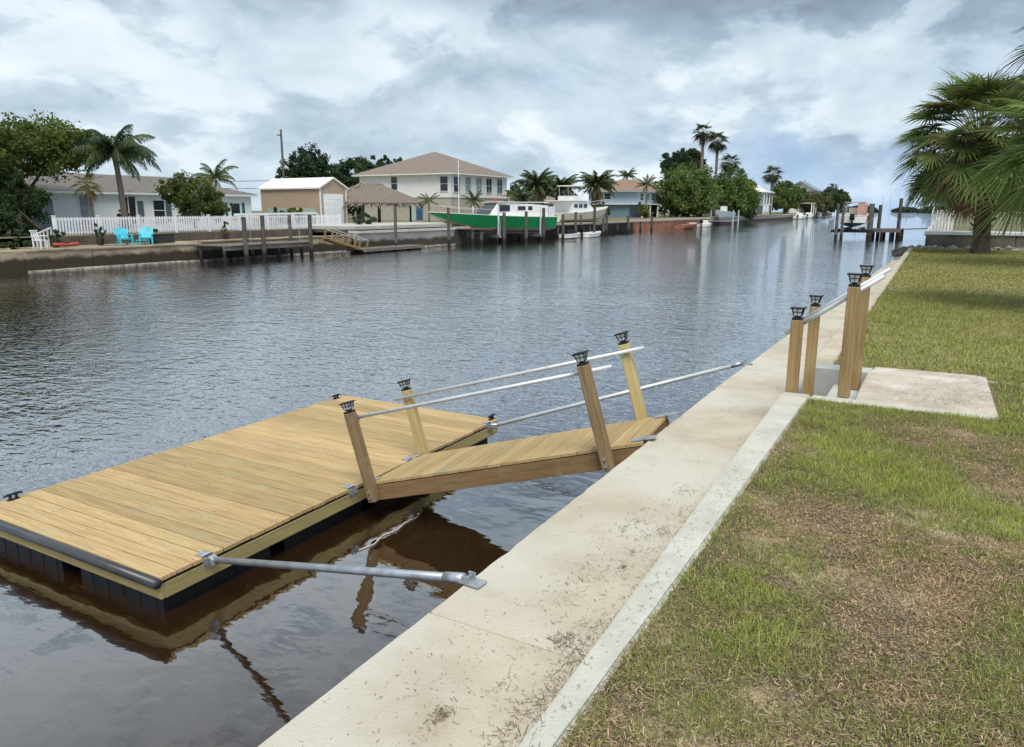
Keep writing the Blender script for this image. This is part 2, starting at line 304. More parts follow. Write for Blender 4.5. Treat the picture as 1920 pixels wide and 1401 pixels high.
# ------------------------------------------------------------------ water
def water_material():
    m = bpy.data.materials.new('canal water'); m.use_nodes = True; t = m.node_tree; n = t.nodes; l = t.links
    b = n['Principled BSDF']
    g = n.new('ShaderNodeNewGeometry')
    def noise(scale, sx, sy, rot, det, rg=.5):
        mp = n.new('ShaderNodeMapping'); mp.inputs['Scale'].default_value = (sx, sy, 1); mp.inputs['Rotation'].default_value = (0, 0, R(rot)); l.new(g.outputs['Position'], mp.inputs[0])
        q = n.new('ShaderNodeTexNoise'); q.inputs['Scale'].default_value = scale; q.inputs['Detail'].default_value = det; q.inputs['Roughness'].default_value = rg
        q.inputs['Distortion'].default_value = .3; l.new(mp.outputs[0], q.inputs['Vector']); return q.outputs[0]
    def mth(op, a, c, clamp=False):
        q = n.new('ShaderNodeMath'); q.operation = op; q.use_clamp = clamp
        for i, v in enumerate((a, c)):
            if isinstance(v, (int, float)): q.inputs[i].default_value = v
            else: l.new(v, q.inputs[i])
        return q.outputs[0]
    # sheltered water by the near wall lies calmer than the open canal
    vs = n.new('ShaderNodeVectorMath'); vs.operation = 'DISTANCE'; vs.inputs[1].default_value = (-3.2, 3.4, W); l.new(g.outputs['Position'], vs.inputs[0])
    calm = n.new('ShaderNodeMapRange'); calm.interpolation_type = 'SMOOTHSTEP'; calm.inputs[1].default_value = 2.2; calm.inputs[2].default_value = 7.5; calm.inputs[3].default_value = .10; calm.inputs[4].default_value = 1; l.new(vs.outputs['Value'], calm.inputs[0])
    gust = noise(.07, 1, 1, 10, 3); gm = n.new('ShaderNodeMapRange'); gm.inputs[1].default_value = .35; gm.inputs[2].default_value = .65; gm.inputs[3].default_value = .55; gm.inputs[4].default_value = 1.15; l.new(gust, gm.inputs[0])
    w1 = noise(1.55, 1, 2.0, 30, 3); w2 = noise(4.6, 1, 1.9, 24, 2.5, .5); w0 = noise(.35, 1, 1.6, 40, 2)
    hgt = mth('ADD', mth('ADD', mth('MULTIPLY', w1, .042), mth('MULTIPLY', w2, .046)), mth('MULTIPLY', w0, .045))
    hgt = mth('MULTIPLY', hgt, mth('MULTIPLY', calm.outputs[0], gm.outputs[0]))
    slow = mth('MULTIPLY', noise(1.6, 1, 1.5, 20, 2), .026)
    hgt = mth('ADD', hgt, slow)
    bn = n.new('ShaderNodeBump'); bn.inputs['Strength'].default_value = 1; bn.inputs['Distance'].default_value = .50
    l.new(hgt, bn.inputs['Height'])
    # murky tannin water: a dark brown body under a reflecting surface
    n.remove(b); df = n.new('ShaderNodeBsdfDiffuse'); df.inputs[0].default_value = (.026, .0125, .0048, 1)
    gl_ = n.new('ShaderNodeBsdfGlossy'); gl_.inputs['Color'].default_value = (.95, .97, 1, 1); gl_.inputs['Roughness'].default_value = .02; l.new(bn.outputs[0], gl_.inputs['Normal'])
    def facing(nrm):                            # cosine between surface and line of sight: water mirrors more the flatter one looks at it
        q = n.new('ShaderNodeVectorMath'); q.operation = 'DOT_PRODUCT'; l.new(g.outputs['Incoming'], q.inputs[0]); l.new(nrm, q.inputs[1]); return mth('ABSOLUTE', q.outputs['Value'], 0)
    fr = mth('SUBTRACT', 1.0, mth('ADD', mth('MULTIPLY', facing(g.outputs['Normal']), .88), mth('MULTIPLY', facing(bn.outputs[0]), .55)), True)
    ms_ = n.new('ShaderNodeMixShader'); l.new(fr, ms_.inputs[0]); l.new(df.outputs[0], ms_.inputs[1]); l.new(gl_.outputs[0], ms_.inputs[2]); l.new(ms_.outputs[0], n['Material Output'].inputs[0])
    return m
wb = MB(); wb.add([(-5000, -400, W), (5000, -400, W), (5000, 9000, W), (-5000, 9000, W)], [(0, 1, 2, 3)])
tag(wb.build('canal_water', water_material()), kind='structure')

# ------------------------------------------------------------------ near bank: ground
gb = MB()
for x0_, x1_, y0_, y1_ in ((-.81, 60, -30, 6.345), (-.46, 60, 6.345, 7.85), (-.83, 60, 7.85, 33.7)):
    gb.add([(x0_, y0_, -.018), (x1_, y0_, -.018), (x1_, y1_, -.018), (x0_, y1_, -.018)], [(0, 1, 2, 3)])
M_THATCHED = mat('mown thatch', (.27, .245, .105), (.20, .165, .085), scale=5, rough=.95, bump=.8, bscale=50, c3=(.33, .27, .15), s3=.8)
lawn = gb.build('lawn', M_SOIL); tag(lawn, kind='structure')
lawn.data.materials.append(M_THATCHED); lawn.data.polygons[2].material_index = 1
nb = MB().add([(-.5, 34.6, .62), (300, 34.6, .62), (300, 420, .62), (-.5, 420, .62)], [(0, 1, 2, 3)])
tag(nb.build('neighbour_yard', M_LAND), kind='structure')

# ------------------------------------------------------------------ near bank: seawall
sw = thing('seawall', 'long pale concrete seawall with flat cap and raised kerb beside the grass', 'seawall', (-1.4, 0, 0))
def edge(y):                                    # water-side edge of the cap
    return -1.865 if y < 8 else -1.865 + .014 * (y - 8) + .00022 * (y - 8) ** 2
joints = [-6, 2.52, 8.62, 14.7, 20.8, 27, 33.9]
OX = 1.4
for a, b in zip(joints[:-1], joints[1:]):
    ys = np.linspace(a + .004, b - .004, 70 if b < 9 else 24)
    poly = [(edge(y) + OX + random.uniform(-.0025, .0025) + (.010 if random.random() < .04 else 0), y) for y in ys] + [(-.93 + OX, ys[-1]), (-.93 + OX, ys[0])]
    MB().prism(poly, -.50, -.30).build('cap_slab', M_CAP, sw, bevel=.012)
for a, b in zip(joints[:-1], joints[1:]):
    MB().prism([(edge(a) + .07 + OX, a + .002), (edge(b) + .07 + OX, b - .002), (.35, b - .002), (.35, a + .002)], -3.2, -.503).build('wall_panel', M_WALLF, sw, bevel=.01)
kl = [(-6, -.885), (1.0, -.89), (2.6, -.93), (4.1, -.975), (6.445, -1.03)]
ky_ = np.linspace(-6, 6.445, 110); kx_ = np.interp(ky_, [k[0] for k in kl], [k[1] for k in kl])
MB().prism([(-.797 + OX + random.uniform(-.002, .002), y) for y in ky_] + [(x + OX + random.uniform(-.0015, .0015), y) for y, x in zip(ky_[::-1], kx_[::-1])], -.42, 0).build('kerb', M_KERB, sw, bevel=.016, bseg=3)
MB().prism([(-.80 + OX, 7.86), (-.86 + OX, 20), (-.92 + OX, 33.9), (-1.10 + OX, 33.9), (-1.06 + OX, 20), (-1.03 + OX, 7.86)], -.42, -.004).build('kerb', M_KERBD, sw, bevel=.02)

# sunken steps and the pad beside them
st = thing('concrete_steps', 'sunken pale concrete steps cut through the kerb between four wooden posts', 'steps', (-.75, 7.05, -.3))
def S(x0, x1, y0, y1, z0, z1, name, m, bev=.012):
    MB().box(x0 + .75, x1 + .75, y0 - 7.05, y1 - 7.05, z0 + .3, z1 + .3).build(name, m, st, bevel=bev)
S(-.795, .50, 6.34, 6.45, -.42, -.002, 'side_wall', M_KERB)
S(-1.03, -.44, 7.655, 7.855, -.42, 0, 'side_wall', M_STEP)
S(-.76, -.482, 6.452, 7.653, -.42, -.15, 'step', M_STEP)
pad = MB().prism([(-.48, 6.452), (.52, 6.452), (.50, 7.95), (.40, 8.02), (-.44, 7.99), (-.44, 7.86), (-.48, 7.65)], -.2, -.008)
tag(pad.build('concrete_pad', M_PAD, bevel=.015), 'square weathered concrete pad set in the grass beside the steps', 'pad')

# ------------------------------------------------------------------ post lights (shared meshes)
def frustum(a, b, z0, z1):
    return MB().add([(-a, -a, z0), (a, -a, z0), (a, a, z0), (-a, a, z0), (-b, -b, z1), (b, -b, z1), (b, b, z1), (-b, b, z1)], [(3, 2, 1, 0), (4, 5, 6, 7), (0, 1, 5, 4), (1, 2, 6, 5), (2, 3, 7, 6), (3, 0, 4, 7)])
_lb = frustum(.053, .053, 0, .022); _lb.v += []; _l2 = frustum(.026, .026, .022, .034)
_lb.add(_l2.v, _l2.f)
_ring = frustum(.040, .040, .034, .041); _lb.add(_ring.v, _ring.f)
_roof = frustum(.076, .078, .106, .117); _lb.add(_roof.v, _roof.f)
for sx in (-1, 1):
    for sy in (-1, 1): _lb.bar((sx * .040, sy * .040, .04), (sx * .058, sy * .058, .108), .009)
for k in range(4):
    M4 = Matrix.Rotation(k * PI / 2, 4, 'Z')
    for a, b in (((0, -.0415, .04), (0, -.060, .108)), ((-.049, -.0505, .074), (.049, -.0505, .074))): _lb.bar(M4 @ Vector(a), M4 @ Vector(b), .006)
ME_LB = _lb.mesh('lantern_frame'); ME_LB.materials.append(M_BLKM)
ME_LP = frustum(.037, .054, .041, .105).mesh('lantern_panel'); ME_LP.materials.append(M_PANEL)
ME_LS = MB().box(-.06, .06, -.06, .06, .118, .121).mesh('solar_cell'); ME_LS.materials.append(M_SOLAR)
def post_light(parent, loc):
    f = put('post_light', ME_LB, None, parent, loc); f.scale = (.74, .74, .88); put('light_panel', ME_LP, None, f); put('solar_cell', ME_LS, None, f); return f
def post(parent, x, y, z0, z1, m, light=True):
    p = MB().box(-.0445, .0445, -.0445, .0445, 0, z1 - z0).build('post', m, parent, bevel=.006, loc=(x, y, z0))
    if light: post_light(parent, (x, y, z1))
    return p

# stair handrails
def stair_rail(y, side, label, far):
    t = thing('stair_handrail', label, 'handrail', (-.76, y, -.3), (0, 0, R(-1.0)), 'handrails at the concrete steps')
    x0, x1 = -.205, .20
    for x, z0, z1, lean in ((x0, 0, .905, 0), (x1, .296 if far == 0 else .152, 1.20, 0)):
        post(t, x, 0, z0, z1, M_POSTS)
    yo = side * .066
    s = (1.20 - .905) / (x1 - x0)
    za = .845
    MB().tube([(x0 - .10, yo, za - .10 * s), (x1 + .20, yo, za + s * (x1 + .20 - x0))], .0195, 10).build('rail', M_ALU, t, smooth=True)
    for x in (x0, x1): MB().box(x - .02, x + .02, yo - side * .026 - .006, yo - side * .026 + .006, za + s * (x - x0) - .03, za + s * (x - x0) + .03).build('rail_bracket', M_GALV, t)
    return t
stair_rail(6.50, 1, 'nearer stair handrail, two wooden posts with black lanterns and pale sloping pipe', 0)
stair_rail(7.50, -1, 'farther stair handrail beyond the sunken steps, wooden posts with black lanterns', 1)

# ------------------------------------------------------------------ floating dock
dx0, dx1, dy0, dy1, dz = -7.20, -4.65, 3.05, 7.84, -1.10
dock = thing('floating_dock', 'new yellow pine floating dock with plank deck on black floats', 'dock', (-5.925, 5.445, W))
DX, DY, DZ = (dx1 - dx0) / 2, (dy1 - dy0) / 2, dz - W
npl = 34; pit = (dy1 - dy0) / npl
me_pl = MB().box(-DX, DX, -(pit - .008) / 2, (pit - .008) / 2, -.036, 0).mesh('plank', bevel=.004); me_pl.materials.append(M_DECK)
for i in range(npl):
    o = put('plank', me_pl, None, dock, (random.uniform(-.004, .004), -DY + (i + .5) * pit, DZ + random.uniform(-.0015, .0015)), (0, 0, random.uniform(-.0006, .0006)))
zt, zb = DZ - .055, DZ - .175
for s in (-1, 1):
    MB().box(-DX + .002, DX - .002, -.019, .019, zb, zt).build('rim_board', M_FASC, dock, bevel=.003, loc=(0, s * (DY - .016), 0))
    MB().box(-DY + .037, DY - .037, -.019, .019, zb, zt).build('rim_board', M_FASC, dock, bevel=.003, loc=(s * (DX - .016), 0, 0), rot=(0, 0, PI / 2))
    MB().box(-DY + .01, DY - .01, -.017, .017, DZ - .0545, DZ - .0365).build('shadow_gap_strip', M_BLACK, dock, loc=(s * (DX - .019), 0, 0), rot=(0, 0, PI / 2))  # black strip stands in for the dark shadow gap below the planks
    MB().box(-DX + .04, DX - .04, -.017, .017, DZ - .0545, DZ - .0365).build('shadow_gap_strip', M_BLACK, dock, loc=(0, s * (DY - .019), 0))
for k in range(3): MB().box(-DX + .05, DX - .05, -.02, .02, zb + .01, DZ - .0375).build('joist', M_FASC, dock, loc=(0, (k - 1) * 1.2, 0))
MB().tube([(-DX - .01, -DY - .030, DZ - .035), (0, -DY - .031, DZ - .034), (DX + .01, -DY - .030, DZ - .035)], .038, 14).build('edge_bumper', M_RUB, dock, smooth=True)
me_fl = MB(); fx, fy, fz = .52, .52, .40
me_fl.box(-fx, fx, -fy, fy, -fz, 0)
for s in (-1, 1):
    for q in (-.4, -.2, 0, .2, .4):
        me_fl.box(q - .045, q + .045, s * fy - (.0 if s > 0 else .005), s * fy + (.005 if s > 0 else 0), -fz + .01, -.02)
        me_fl.box(s * fx - (.0 if s > 0 else .005), s * fx + (.005 if s > 0 else 0), q - .045, q + .045, -fz + .01, -.02)
me_fl = me_fl.mesh('float', bevel=.012); me_fl.materials.append(M_BLACK)
for i in range(2):
    for j in range(4): put('float', me_fl, None, dock, ((i - .5) * 1.30, (j - 1.5) * 1.20, zb - .003))
scr = MB()
for i in range(npl):
    for k in range(5):
        for q in (-.035, .035):
            x = -DX + .05 + k * (2 * DX - .1) / 4 + random.uniform(-.006, .006); y = -DY + (i + .5) * pit + q + random.uniform(-.004, .004)
            scr.tube([(x, y, DZ - .001), (x, y, DZ + .0022)], .0042, 5)
tag(scr.build('deck_screws', mat('screw heads', (.12, .10, .08), (.07, .06, .05), rough=.5, metal=.6), dock), kind='stuff')
def cleat(parent, loc, rz=0):
    c = MB(); c.tube([(-.085, 0, .045), (-.05, 0, .052), (.05, 0, .052), (.085, 0, .045)], [.007, .012, .012, .007], 8); c.box(-.035, -.018, -.012, .012, 0, .05); c.box(.018, .035, -.012, .012, 0, .05); c.box(-.05, .05, -.02, .02, 0, .008)
    return c.build('cleat', M_BLKM, parent, loc=loc, rot=(0, 0, rz))
cleat(dock, (-DX + .05, -DY + .30, DZ), PI / 2); cleat(dock, (-DX + .05, DY - .22, DZ), PI / 2); cleat(dock, (DX - .06, DY - .05, DZ), PI / 2)
def plate(parent, loc, rz=0, m=M_GALV):
    p = MB(); p.box(-.03, .06, -.045, .045, 0, .006); p.box(.054, .060, -.045, .045, -.10, .006)
    for s in (-1, 1): p.box(.06, .10, s * .035 - .004, s * .035 + .004, -.055, .0)
    for a in (-.025, .025): p.tube([(.0, a, .006), (.0, a, .013)], .007, 6)
    return p.build('bracket', m, parent, loc=loc, rot=(0, 0, rz))
for y in (3.46, 5.10, 6.02, 7.62): plate(dock, (DX - .055, y - 5.445, DZ + .002))

# ------------------------------------------------------------------ gangway
g0 = Vector((-4.53, 5.63, -1.045)); g1 = Vector((-1.93, 5.865, -.300)); gd = g1 - g0; GL = gd.length
gw = thing('gangway', 'sloping pine gangway with four lantern posts linking the dock to the seawall', 'gangway', g0, (0, -math.asin(gd.z / GL), math.atan2(gd.y, gd.x)))
HW = .445; ngp = 19; gp = GL / ngp
me_gp = MB().box(-HW, HW, -(gp - .006) / 2, (gp - .006) / 2, -.03, 0).mesh('plank', bevel=.003); me_gp.materials.append(M_DECKY)
for i in range(ngp): put('plank', me_gp, None, gw, ((i + .5) * gp, 0, random.uniform(-.001, .001)), (0, 0, PI / 2))
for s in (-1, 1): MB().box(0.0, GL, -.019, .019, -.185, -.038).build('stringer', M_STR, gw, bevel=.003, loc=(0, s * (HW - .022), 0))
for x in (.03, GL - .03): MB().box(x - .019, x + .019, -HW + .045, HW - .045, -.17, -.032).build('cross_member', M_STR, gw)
for x in (.03, 2.41):
    for s, m in ((-1, M_POST), (1, M_POSTL)):
        post(gw, x + (0.05 if s > 0 and x > 1 else 0), s * (HW + .048), -.175, .70, m)
for x in (.03, 2.41):
    for z in (-.13, -.07): MB().tube([(x, -HW - .093, z), (x, -HW - .108, z)], .013, 6).build('bolt', M_GALV, gw)
for s in (-1, 1):
    a = -.02 if s < 0 else -.11; b = GL - .10 if s < 0 else GL - .06
    MB().tube([(a, s * (HW - .02), .635), (b, s * (HW - .02), .635)], .0175, 10).build('rail', M_ALU, gw, smooth=True)
    for x in (.05, 2.43): MB().box(x - .02, x + .02, s * (HW - .008) - .006, s * (HW - .008) + .006, .60, .66).build('rail_bracket', M_GALV, gw)
for y in (-.36, .40):
    MB().box(-.10, .05, y - .04, y + .04, .004, .010).build('hinge_plate', M_GALV, gw)
    MB().box(GL - .10, GL + .10, y - .045, y + .045, .004, .012).build('hinge_plate', M_GALV, gw)
    MB().tube([(GL, y - .05, .014), (GL, y + .05, .014)], .012, 8).build('hinge_pin', M_GALV, gw)

# ------------------------------------------------------------------ stand-off pipes
def standoff(a, b, label, m):
    a = Vector(a); b = Vector(b); t = thing('standoff_pipe', label, 'pipe', a, group='stand-off pipes holding the dock')
    d = b - a; r0 = d.normalized() * .03
    MB().tube([r0, d - r0], .0245, 12).build('pipe', m, t, smooth=True)
    MB().tube([d - d.normalized() * .16, d - d.normalized() * .02], .029, 12).build('pipe_sleeve', M_GALV, t, smooth=True)
    rz = math.atan2(d.y, d.x)
    p = MB().box(-.04, .065, -.04, .04, -.002, .005); p.box(-.04, .0, -.034, -.028, .0, .035); p.box(-.04, .0, .028, .034, .0, .035); p.tube([(-.02, -.038, .02), (-.02, .038, .02)], .006, 6)
    for q in (-.02, .02): p.tube([(.04, q, .005), (.04, q, .013)], .007, 6)
    p.build('wall_bracket', M_GALV, t, loc=d + Vector((0.03, 0, -.008)), rot=(0, 0, rz * .3))
    e = MB().box(-.03, .05, -.03, .03, -.03, .03); e.build('dock_clevis', M_GALV, t, rot=(0, 0, rz), bevel=.008)
    return t
standoff((-4.585, 3.46, -1.12), (-1.86, 2.83, -.282), 'nearer grey steel stand-off pipe between dock corner and seawall cap', M_GALVD)
standoff((-4.585, 7.62, -1.12), (-1.88, 8.92, -.282), 'farther pale stand-off pipe running beyond the gangway to the seawall', M_ALU)

# rope on the water below the gangway
rp = [(-4.16, 4.62), (-4.12, 4.78), (-4.17, 4.95), (-4.13, 5.12), (-4.17, 5.28), (-4.15, 5.45), (-4.2, 5.6)]
tag(MB().tube([(x, y, W + .006) for x, y in rp], .006, 6).build('mooring_rope', M_ROPE, smooth=True), 'thin pale rope floating on dark water under the gangway', 'rope')

# ------------------------------------------------------------------ vegetation builders
rng = np.random.default_rng(11)
def unit(n):
    v = rng.normal(size=(n, 3)); return v / np.linalg.norm(v, axis=1, keepdims=True)
def leaf_quads(P, size, tone, name, parent, flat=.0, mt=None):
    """one small pointed leaf (a folded quad) at each point"""
    n = len(P); d = unit(n); d[:, 2] *= (1 - flat); d /= np.linalg.norm(d, axis=1, keepdims=True)
    s = np.cross(d, unit(n)); s /= np.linalg.norm(s, axis=1, keepdims=True) + 1e-6
    sz = size * rng.uniform(.6, 1.3, (n, 1))
    V = np.stack([P - d * sz, P + s * sz * .6, P + d * sz, P - s * sz * .6], 1).reshape(-1, 3)
    F = np.arange(4 * n).reshape(n, 4)
    return fast(name, V, F, np.repeat(tone, 4, 0), mt or M_LEAF, parent)
def crown(parent, blobs, n, size, c1, c2, shell=.55, name='crown', sub=20, flat=0.0):
    """leaves gathered in twig clumps spread over a few ellipsoids; blobs = (x, y, z, rx, ry, rz)"""
    if name == "crown": n = int(n * 1.45); size = size * .76
    B = np.array(blobs, float); w = (B[:, 3] * B[:, 4] * B[:, 5]) ** .67; w /= w.sum()
    nc = max(12, n // sub // 4)
    ib = rng.choice(len(B), nc, p=w); u = unit(nc); r = rng.uniform(shell, 1.0, (nc, 1)) + (rng.uniform(size=(nc, 1)) < .22) * rng.uniform(.05, .24, (nc, 1))
    C = B[ib, :3] + u * r * B[ib, 3:]
    ct = rng.uniform(0, 1, nc) ** 1.2
    cr = .185 * B[ib, 3:].mean(1) * rng.uniform(.5, 1.3, nc)
    ic = rng.integers(0, nc, n)
    P = C[ic] + np.clip(rng.normal(size=(n, 3)), -1.7, 1.7) * .55 * cr[ic][:, None]
    f = np.clip(ct[ic] * .75 + rng.uniform(0, .35, n), 0, 1)[:, None]
    tone = (np.array(c1) * (1 - f) + np.array(c2) * f) * rng.uniform(1.1, 1.9, (n, 1))
    return leaf_quads(P, size, tone, name, parent, flat)
def trunk(parent, base, top, r0, r1, blobs, m=M_BARK, limbs=6):
    b = MB(); p0 = Vector(base); p1 = Vector(top); k = Vector((random.uniform(-.3, .3), random.uniform(-.3, .3), 0))
    pts = [p0.lerp(p1, t) + k * math.sin(t * PI) for t in (0, .25, .5, .75, 1)]
    b.tube(pts, [r0 * 1.25, r0, (r0 + r1) / 2, r1 * 1.1, r1], 9)
    for i in range(limbs):
        q = blobs[i % len(blobs)]
        a = pts[2].lerp(pts[4], random.random()); e = Vector((q[0] + random.uniform(-.6, .6) * q[3], q[1] + random.uniform(-.6, .6) * q[4], q[2] + random.uniform(-.3, .5) * q[5]))
        mid = a.lerp(e, .5) + Vector((0, 0, .12 * (e - a).length)); b.tube([a, mid, e], [r1 * .7, r1 * .42, r1 * .15], 6)
    return b.build('trunk', m, parent, smooth=True)
def tree(name, label, base, blobs, n, size, c1, c2, r0=.2, r1=.1, cat='tree', group=None, shell=.5, top=None, limbs=7, flat=0.0):
    t = thing(name, label, cat, base, group=group)
    trunk(t, (0, 0, 0), top or (blobs[0][0] * .5, blobs[0][1] * .5, blobs[0][2]), r0, r1, blobs, limbs=limbs)
    crown(t, blobs, n, size, c1, c2, shell, flat=flat)
    return t
def feather_palm(name, label, base, H, L, nf=22, nl=20, c1=(.045, .075, .022), c2=(.09, .125, .035), r=.14, lean=(0, 0), up=.75, leaf=.32, droop=1.0, cat='palm tree', group=None, dead=0, boots=False, lw=.024, hang=.55):
    t = thing(name, label, cat, base, group=group)
    lx, ly = lean; pts = [(lx * s * s, ly * s * s, H * s) for s in (0, .2, .4, .6, .8, 1)]
    b = MB(); b.tube(pts, [r * 1.5, r * 1.1, r, r * .95, r * .9, r * .95], 10)
    b.build('trunk', M_BOOT if boots else M_PBARK, t, smooth=True)
    top = np.array([lx, ly, H]); VV = []; TT = []; rb = MB()
    for i in range(nf + dead):
        isd = i >= nf; az = i * 2.39996 + rng.uniform(-.3, .3)
        el = rng.uniform(-1.25, -.9) if isd else up * (1.35 * (1 - (i + .5) / nf) ** .8) - .35 * (i / nf) + rng.uniform(-.12, .12)
        Lf = L * rng.uniform(.82, 1.08); h = np.array([math.cos(az), math.sin(az), 0])
        ts = np.linspace(0, 1, 9); pos = []; p = top + np.array([0, 0, .05]); a = el
        for k in range(9):
            pos.append(p.copy()); p = p + (h * math.cos(a) + np.array([0, 0, math.sin(a)])) * Lf / 8
            a -= droop * (.05 + .20 * ts[k]) * (1.0 if a > -1.35 else 0)
        pos = np.array(pos); rb.tube(pos[::2], [.022 * L / 2, .016 * L / 2, .012 * L / 2, .008 * L / 2, .004 * L / 2], 4, caps=False)
        tl = np.linspace(.12, 1, nl); q = np.stack([np.interp(tl, ts, pos[:, c]) for c in range(3)], 1)
        tan = np.gradient(q, axis=0); tan /= np.linalg.norm(tan, axis=1, keepdims=True)
        side = np.cross(tan, [0, 0, 1.0]); side /= np.linalg.norm(side, axis=1, keepdims=True) + 1e-6
        ll = leaf * L / 2 * (np.sin(np.clip(tl * 1.02, 0, 1) ** .7 * PI) ** .6 + .12)[:, None]
        for s in (-1, 1):
            dr = side * s * .8 + tan * .55 + np.array([0, 0, -hang]) + rng.normal(size=q.shape) * .13; dr /= np.linalg.norm(dr, axis=1, keepdims=True)
            wv = tan * lw * L * 1.25
            e = q + dr * ll; e[:, 2] -= (ll[:, 0] * .22)
            VV.append(np.stack([q - wv, q + wv, e + wv * .25, e - wv * .25], 1).reshape(-1, 3))
            base_c = np.array((.19, .135, .075)) if isd else np.array(c1) + (np.array(c2) - np.array(c1)) * rng.uniform(0, 1)
            TT.append(np.repeat(base_c[None] * rng.uniform(.75, 1.2, (len(q), 1)), 4, 0))
    rb.build('frond_stalks', mat('frond stalk', (.14, .14, .05), (.10, .10, .035), rough=.7), t)
    V = np.concatenate(VV); fast('crown', V, np.arange(len(V)).reshape(-1, 4), np.concatenate(TT), M_LEAF, t)
    return t
def fan_palm(name, label, base, H, LP, RF, nf=40, nd=20, nseg=30, c1=(.05, .085, .02), c2=(.11, .155, .04), r=.2, lean=(0, 0), cat='palm tree', group=None, boots=True, only=None, dead_c=(.23, .145, .085), lo=-.75, seg_w=1.0, droopy=1.0, trunk_top=None):
    t = thing(name, label, cat, base, group=group); b = MB(); lx, ly = lean
    pts = [(lx * s * s, ly * s * s, H * s) for s in (0, .15, .35, .6, .8, 1)]
    b.tube(pts, [r * 1.25, r * 1.0, r * .95, r, r * 1.05, r * .8], 12)
    if boots:
        for i in range(int(H * 26)):
            z = rng.uniform(.12, 1.0) * H; a = rng.uniform(0, 2 * PI); s = z / H; c = Vector((lx * s * s, ly * s * s, z)); d = Vector((math.cos(a), math.sin(a), 0))
            b.bar(c + d * r * .85, c + d * r * 1.45 + Vector((0, 0, .16)), .05, .025)
    b.build('trunk', M_BOOT if boots else M_PBARK, t, smooth=not boots)
    top = np.array([lx, ly, H]); VV = []; TT = []; pb = MB()
    for i in range(nf + nd):
        dead = i >= nf; az = i * 2.39996 + rng.uniform(-.35, .35); f = i / max(1, nf)
        el = rng.uniform(-1.15, -.30) if dead else 1.25 - (1.25 - lo) * f + rng.uniform(-.2, .2)
        Lp = LP * rng.uniform(.75, 1.1) * (.85 if dead else 1); Rf = RF * rng.uniform(.82, 1.12) * (.75 if dead else 1)
        h = np.array([math.cos(az), math.sin(az), 0]); z = np.array([0, 0, 1.0])
        d0 = h * math.cos(el) + z * math.sin(el); mid = top + d0 * Lp * .55; e2 = el - .22; d1 = h * math.cos(e2) + z * math.sin(e2); H0 = mid + d1 * Lp * .5
        pb.tube([top, mid, H0], [.026, .018, .012], 4, caps=False)
        e3 = e2 - .25; d = h * math.cos(e3) + z * math.sin(e3); s = np.cross(d, z); s /= np.linalg.norm(s) + 1e-6; nrm = np.cross(s, d)
        roll = rng.uniform(-.5, .5); s, nrm = s * math.cos(roll) + nrm * math.sin(roll), nrm * math.cos(roll) - s * math.sin(roll)
        a = np.linspace(-2.25, 2.25, nseg) + rng.normal(size=nseg) * .03
        dr = np.cos(a)[:, None] * d + np.sin(a)[:, None] * s
        ln = Rf * (.72 + .28 * np.cos(a * .7)) * rng.uniform(.88, 1.08, nseg)
        fold = (.14 * nrm)[None] * np.abs(np.sin(a))[:, None]
        tt = np.array([.03, .35, .68, 1.0]); wd = np.array([.012, .030, .022, .002]) * Rf * seg_w
        dp = (.75 if dead else rng.uniform(.16, .45)) * droopy
        st = []
        for k in range(4):
            c = H0 + dr * (ln * tt[k])[:, None] + fold * (ln * tt[k])[:, None] - z * (dp * ln * tt[k] ** 2.3)[:, None]
            w = np.cross(dr, nrm); w /= np.linalg.norm(w, axis=1, keepdims=True) + 1e-6; w = w + nrm * rng.uniform(-.5, .5, (nseg, 1))
            st.append((c - w * wd[k], c + w * wd[k]))
        cc = np.array(dead_c) * rng.uniform(.6, 1.15) if dead else (np.array(c1) + (np.array(c2) - np.array(c1)) * rng.uniform(0, 1)) * (1 + .12 * (rng.uniform() - .5))
        if not dead and rng.uniform() < .12: cc = np.array((.16, .15, .05))
        for k in range(3):
            VV.append(np.stack([st[k][0], st[k][1], st[k + 1][1], st[k + 1][0]], 1).reshape(-1, 3)); TT.append(np.repeat(cc[None] * rng.uniform(.8, 1.2, (nseg, 1)), 4, 0))
    pb.build('frond_stalks', mat('fan stalk', (.17, .17, .06), (.12, .11, .045), rough=.7), t)
    V = np.concatenate(VV); fast('crown', V, np.arange(len(V)).reshape(-1, 4), np.concatenate(TT), M_LEAF, t)
    return t
def bush(name, label, base, blobs, n, size, c1, c2, cat='shrub', group=None, pot=None):
    t = thing(name, label, cat, base, group=group); crown(t, blobs, n, size, c1, c2, .3, name='foliage')
    s = MB()
    for q in blobs: s.tube([(q[0] * .3, q[1] * .3, 0), (q[0], q[1], q[2])], [.03, .012], 5)
    s.build('stem', M_BARK, t)
    if pot:
        r, h = pot; MB().tube([(0, 0, -h), (0, 0, -h * .5), (0, 0, 0)], [r * .75, r * .9, r], 12).build('pot', M_PLANT, t, smooth=False)
    return t

